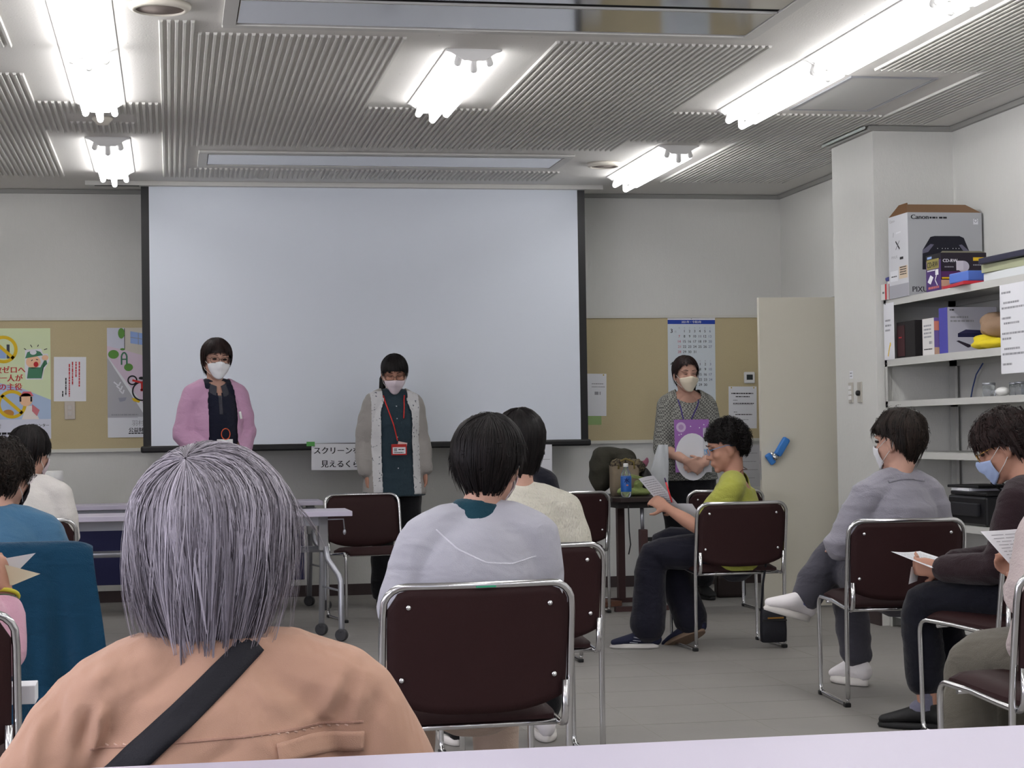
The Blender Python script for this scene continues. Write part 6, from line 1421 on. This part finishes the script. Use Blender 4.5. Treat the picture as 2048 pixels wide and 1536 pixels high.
p.top(CHK, 0.018, -0.05, 0.50, 0.022, 'blouse', -0.012, 151, 0.004, (4, 4, 10), 0.007, 4, 0.014, elbow=0.012, neckr=0.086, cut=lambda c: (c.x/0.078)**2+((c.y-0.035)/0.10)**2 < 1 and c.z > 1.300+6*c.x*c.x, thick=0.003)
p.pants(cloth('black_trousers', (22, 22, 26)), 0.018, 0.93, 6, 0.004, 0.014)
for i in (0, 1): p.shoe(i, SHOEK, SHOEK)
p.hair(HAIRB, {0: 0.082, 22: 0.078, 42: 0.055, 60: 0.01, 80: -0.03, 110: -0.06, 180: -0.09}, (0.03, 0.15, 0.98), 1600, 0.0024, (0.081, 0.102, 0.098), (0, -0.012, 0.029), 0.36, 0.005, 15, 0.0, 32, spread=(0.98, 1.02))
tl = MB(); tl.tube([p.hp(-0.055, -0.05, -0.04), p.hp(-0.070, -0.03, -0.08), p.hp(-0.068, -0.01, -0.115)], [(0.018, 0.016), (0.016, 0.014), (0.006, 0.005)], 12, cap='round'); tl.build('hair_tail', HAIRB, p.t)
p.eyes(True); p.mask(MASKC)
bl = [o for o in p.t.children if o.name.startswith('blouse')][0]
PL = mat('lanyard_purple', (60, 44, 120), 0.6)
p.drape('lanyard', bl, [(0.078, 1.33), (0.066, 1.27), (0.052, 1.17)], 0.008, PL, False, 0.004, 0.002, 30)
p.drape('lanyard', bl, [(-0.070, 1.345), (-0.055, 1.29), (0.012, 1.17)], 0.008, PL, False, 0.004, 0.002, 30)
# folder held to the chest, with a clear sleeve in front
s = Sheet(0.235, 0.345, ink('folder_purple', (156, 104, 178), 0.4), 0.006)
s.disc(0.045, 0.295, 0.033, 0.033, ink('lilac', (206, 186, 214)), 1); s.disc(0.045, 0.295, 0.018, 0.018, ink('lilac2', (178, 146, 192)), 2)
for x, z in ((0.03, 0.245), (0.045, 0.25), (0.11, 0.30), (0.17, 0.29), (0.20, 0.31)): s.disc(x, z, 0.004, 0.004, PAPER, 1)
s.disc(0.118, 0.10, 0.118, 0.155, PAPER, 2)
fo = s.build('folder', (3.243, 11.842, 0.842), 0, (math.radians(-3), 0)); tag(fo, 'purple folder with a white picture held by the woman in grey check', 'folder')
tag(MB().box((3.455, 11.825, 0.985), (0.055, 0.006, 0.29), bevel=0.001).build('clear_sleeve', mat('clear_sleeve', (226, 228, 232), 0.2, alpha=0.55)), 'clear plastic sleeve held beside the purple folder', 'sleeve')

# ------------------------------------------------------------------ papers in hands, draped jacket
def handout(name, pts, label, cat='paper', m=PAPER, lines=0, bend=0.0, group='paper handouts held by the audience'):
    """four corners a b c d of a slightly bowed sheet"""
    a, b, c, d = [V(q) for q in pts]; n = (b-a).cross(d-a).normalized(); N = 10; mb = MB(); P = []
    f = lambda u, v: a*(1-u)*(1-v)+b*u*(1-v)+c*u*v+d*(1-u)*v+n*(bend*math.sin(PI*u))
    for j in range(N+1): P.append([f(i/N, j/N) for i in range(N+1)])
    mb.grid(P, 0)
    r = random.Random(3)
    for sgn in ((1, -1) if lines else ()):
        for k in range(lines*2):
            v0 = 0.10+0.78*k/(lines*2); x = 0.1
            while x < 0.85:
                x1 = min(0.88, x+r.uniform(0.05, 0.18))
                vs = [mb.bm.verts.new(f(u, v)+n*(sgn*0.0008)) for u, v in ((x, v0), (x1, v0), (x1, v0+0.014), (x, v0+0.014))]
                mb._face(vs, 1); x = x1+0.025
    return tag(mb.build(name, [m, INKG], None, recalc=False), label, cat, group)
handout('handout', [(2.40, 9.50, 0.868), (2.46, 9.42, 0.885), (2.60, 9.40, 0.715), (2.54, 9.50, 0.700)], 'white handout held up by the person in lime green', lines=6, bend=0.006)
handout('handout', [(2.58, 9.47, 0.735), (2.66, 9.40, 0.735), (2.74, 9.40, 0.615), (2.66, 9.47, 0.60)], 'second white sheet lower down in the arms of the person in lime green', bend=0.004)
t = thing('pencil', 'red pencil with a dark tip held by the person in lime green', 'pencil', (2.538, 9.405, 0.765), 0)
MB().tube([(-0.016, 0, 0.085), (0.014, 0, -0.02)], 0.0045, 8).build('shaft', mat('pencil_red', (216, 62, 70), 0.5), t); MB().tube([(-0.0225, 0, 0.108), (-0.016, 0, 0.085)], [0.003, 0.0045], 8).build('tip', mat('pencil_tip', (60, 40, 90), 0.5), t)
handout('handout', [(2.635, 6.62, 0.655), (2.80, 6.74, 0.645), (2.90, 6.54, 0.598), (2.725, 6.46, 0.603)], 'white handout held flat above the knees of the person in dark brown', bend=0.004, lines=5)
handout('handout', [(2.69, 6.56, 0.60), (2.75, 6.62, 0.60), (2.725, 6.59, 0.545), (2.67, 6.54, 0.538)], 'white sheet hanging below the hand of the person in dark brown')
handout('handout', [(2.265, 5.01, 0.818), (2.54, 5.10, 0.825), (2.48, 5.00, 0.71), (2.36, 4.98, 0.70)], 'white handout with print at the right edge, held over the beige sleeve', bend=0.006, lines=5)
handout('handout', [(-0.56, 4.66, 0.805), (-0.325, 4.68, 0.845), (-0.385, 4.70, 0.785), (-0.56, 4.68, 0.735)], 'white handout in the raised hand at the left edge', bend=0.005)
handout('handout', [(-0.395, 4.66, 0.820), (-0.312, 4.64, 0.797), (-0.378, 4.66, 0.770), (-0.42, 4.68, 0.770)], 'small cream card with a yellow edge in the raised hand at the left edge', m=mat('card_cream', (222, 216, 186), 0.7))
tag(MB().box((-0.405, 4.75, 0.50), (0.15, 0.10, 0.045), bevel=0.002).build('document', PAPER), 'white papers on the lap at the left edge, below the teal jacket', 'paper')

# teal jacket over a chair back
b = MB(); P = []
cx, cy = -0.53, 6.88
prof = [(-0.315, 0.14), (-0.312, 0.30), (-0.308, 0.50), (-0.304, 0.66), (-0.296, 0.745), (-0.268, 0.775), (-0.235, 0.765), (-0.218, 0.72), (-0.205, 0.60), (-0.20, 0.48)]
NU = 40
for k, (y, z) in enumerate(prof):
    row = []; low = max(0, (0.76-z)/0.6) if k < 6 else 0
    for i in range(NU+1):
        u = 2*i/NU-1
        hw = 0.262+0.075*low*(1 if u > 0 else 0.7); edge = abs(u)**8
        zz = z-(0.022*edge if 3 <= k <= 7 else 0)
        f = 0.020*low*math.sin(u*8.0+0.6)+0.014*low*math.sin(u*19+1)+0.04*low*max(0, u-0.55)
        row.append(V((cx+u*hw+0.006*low*math.sin(z*22+u*3), cy+y-0.030*(1-u*u)-f, zz)))
    P.append(row)
b.grid(P)
me = baked(b.mesh('jacket'), [('SOLIDIFY', dict(thickness=0.006, offset=0)), ('SUBSURF', dict(levels=2))]); me.materials.append(cloth('teal_jacket', (12, 58, 84), 0.95, (260, 0.4))); set_smooth(me)
tag(link('draped_jacket', me), 'teal jacket draped over a chair back on the left', 'jacket')
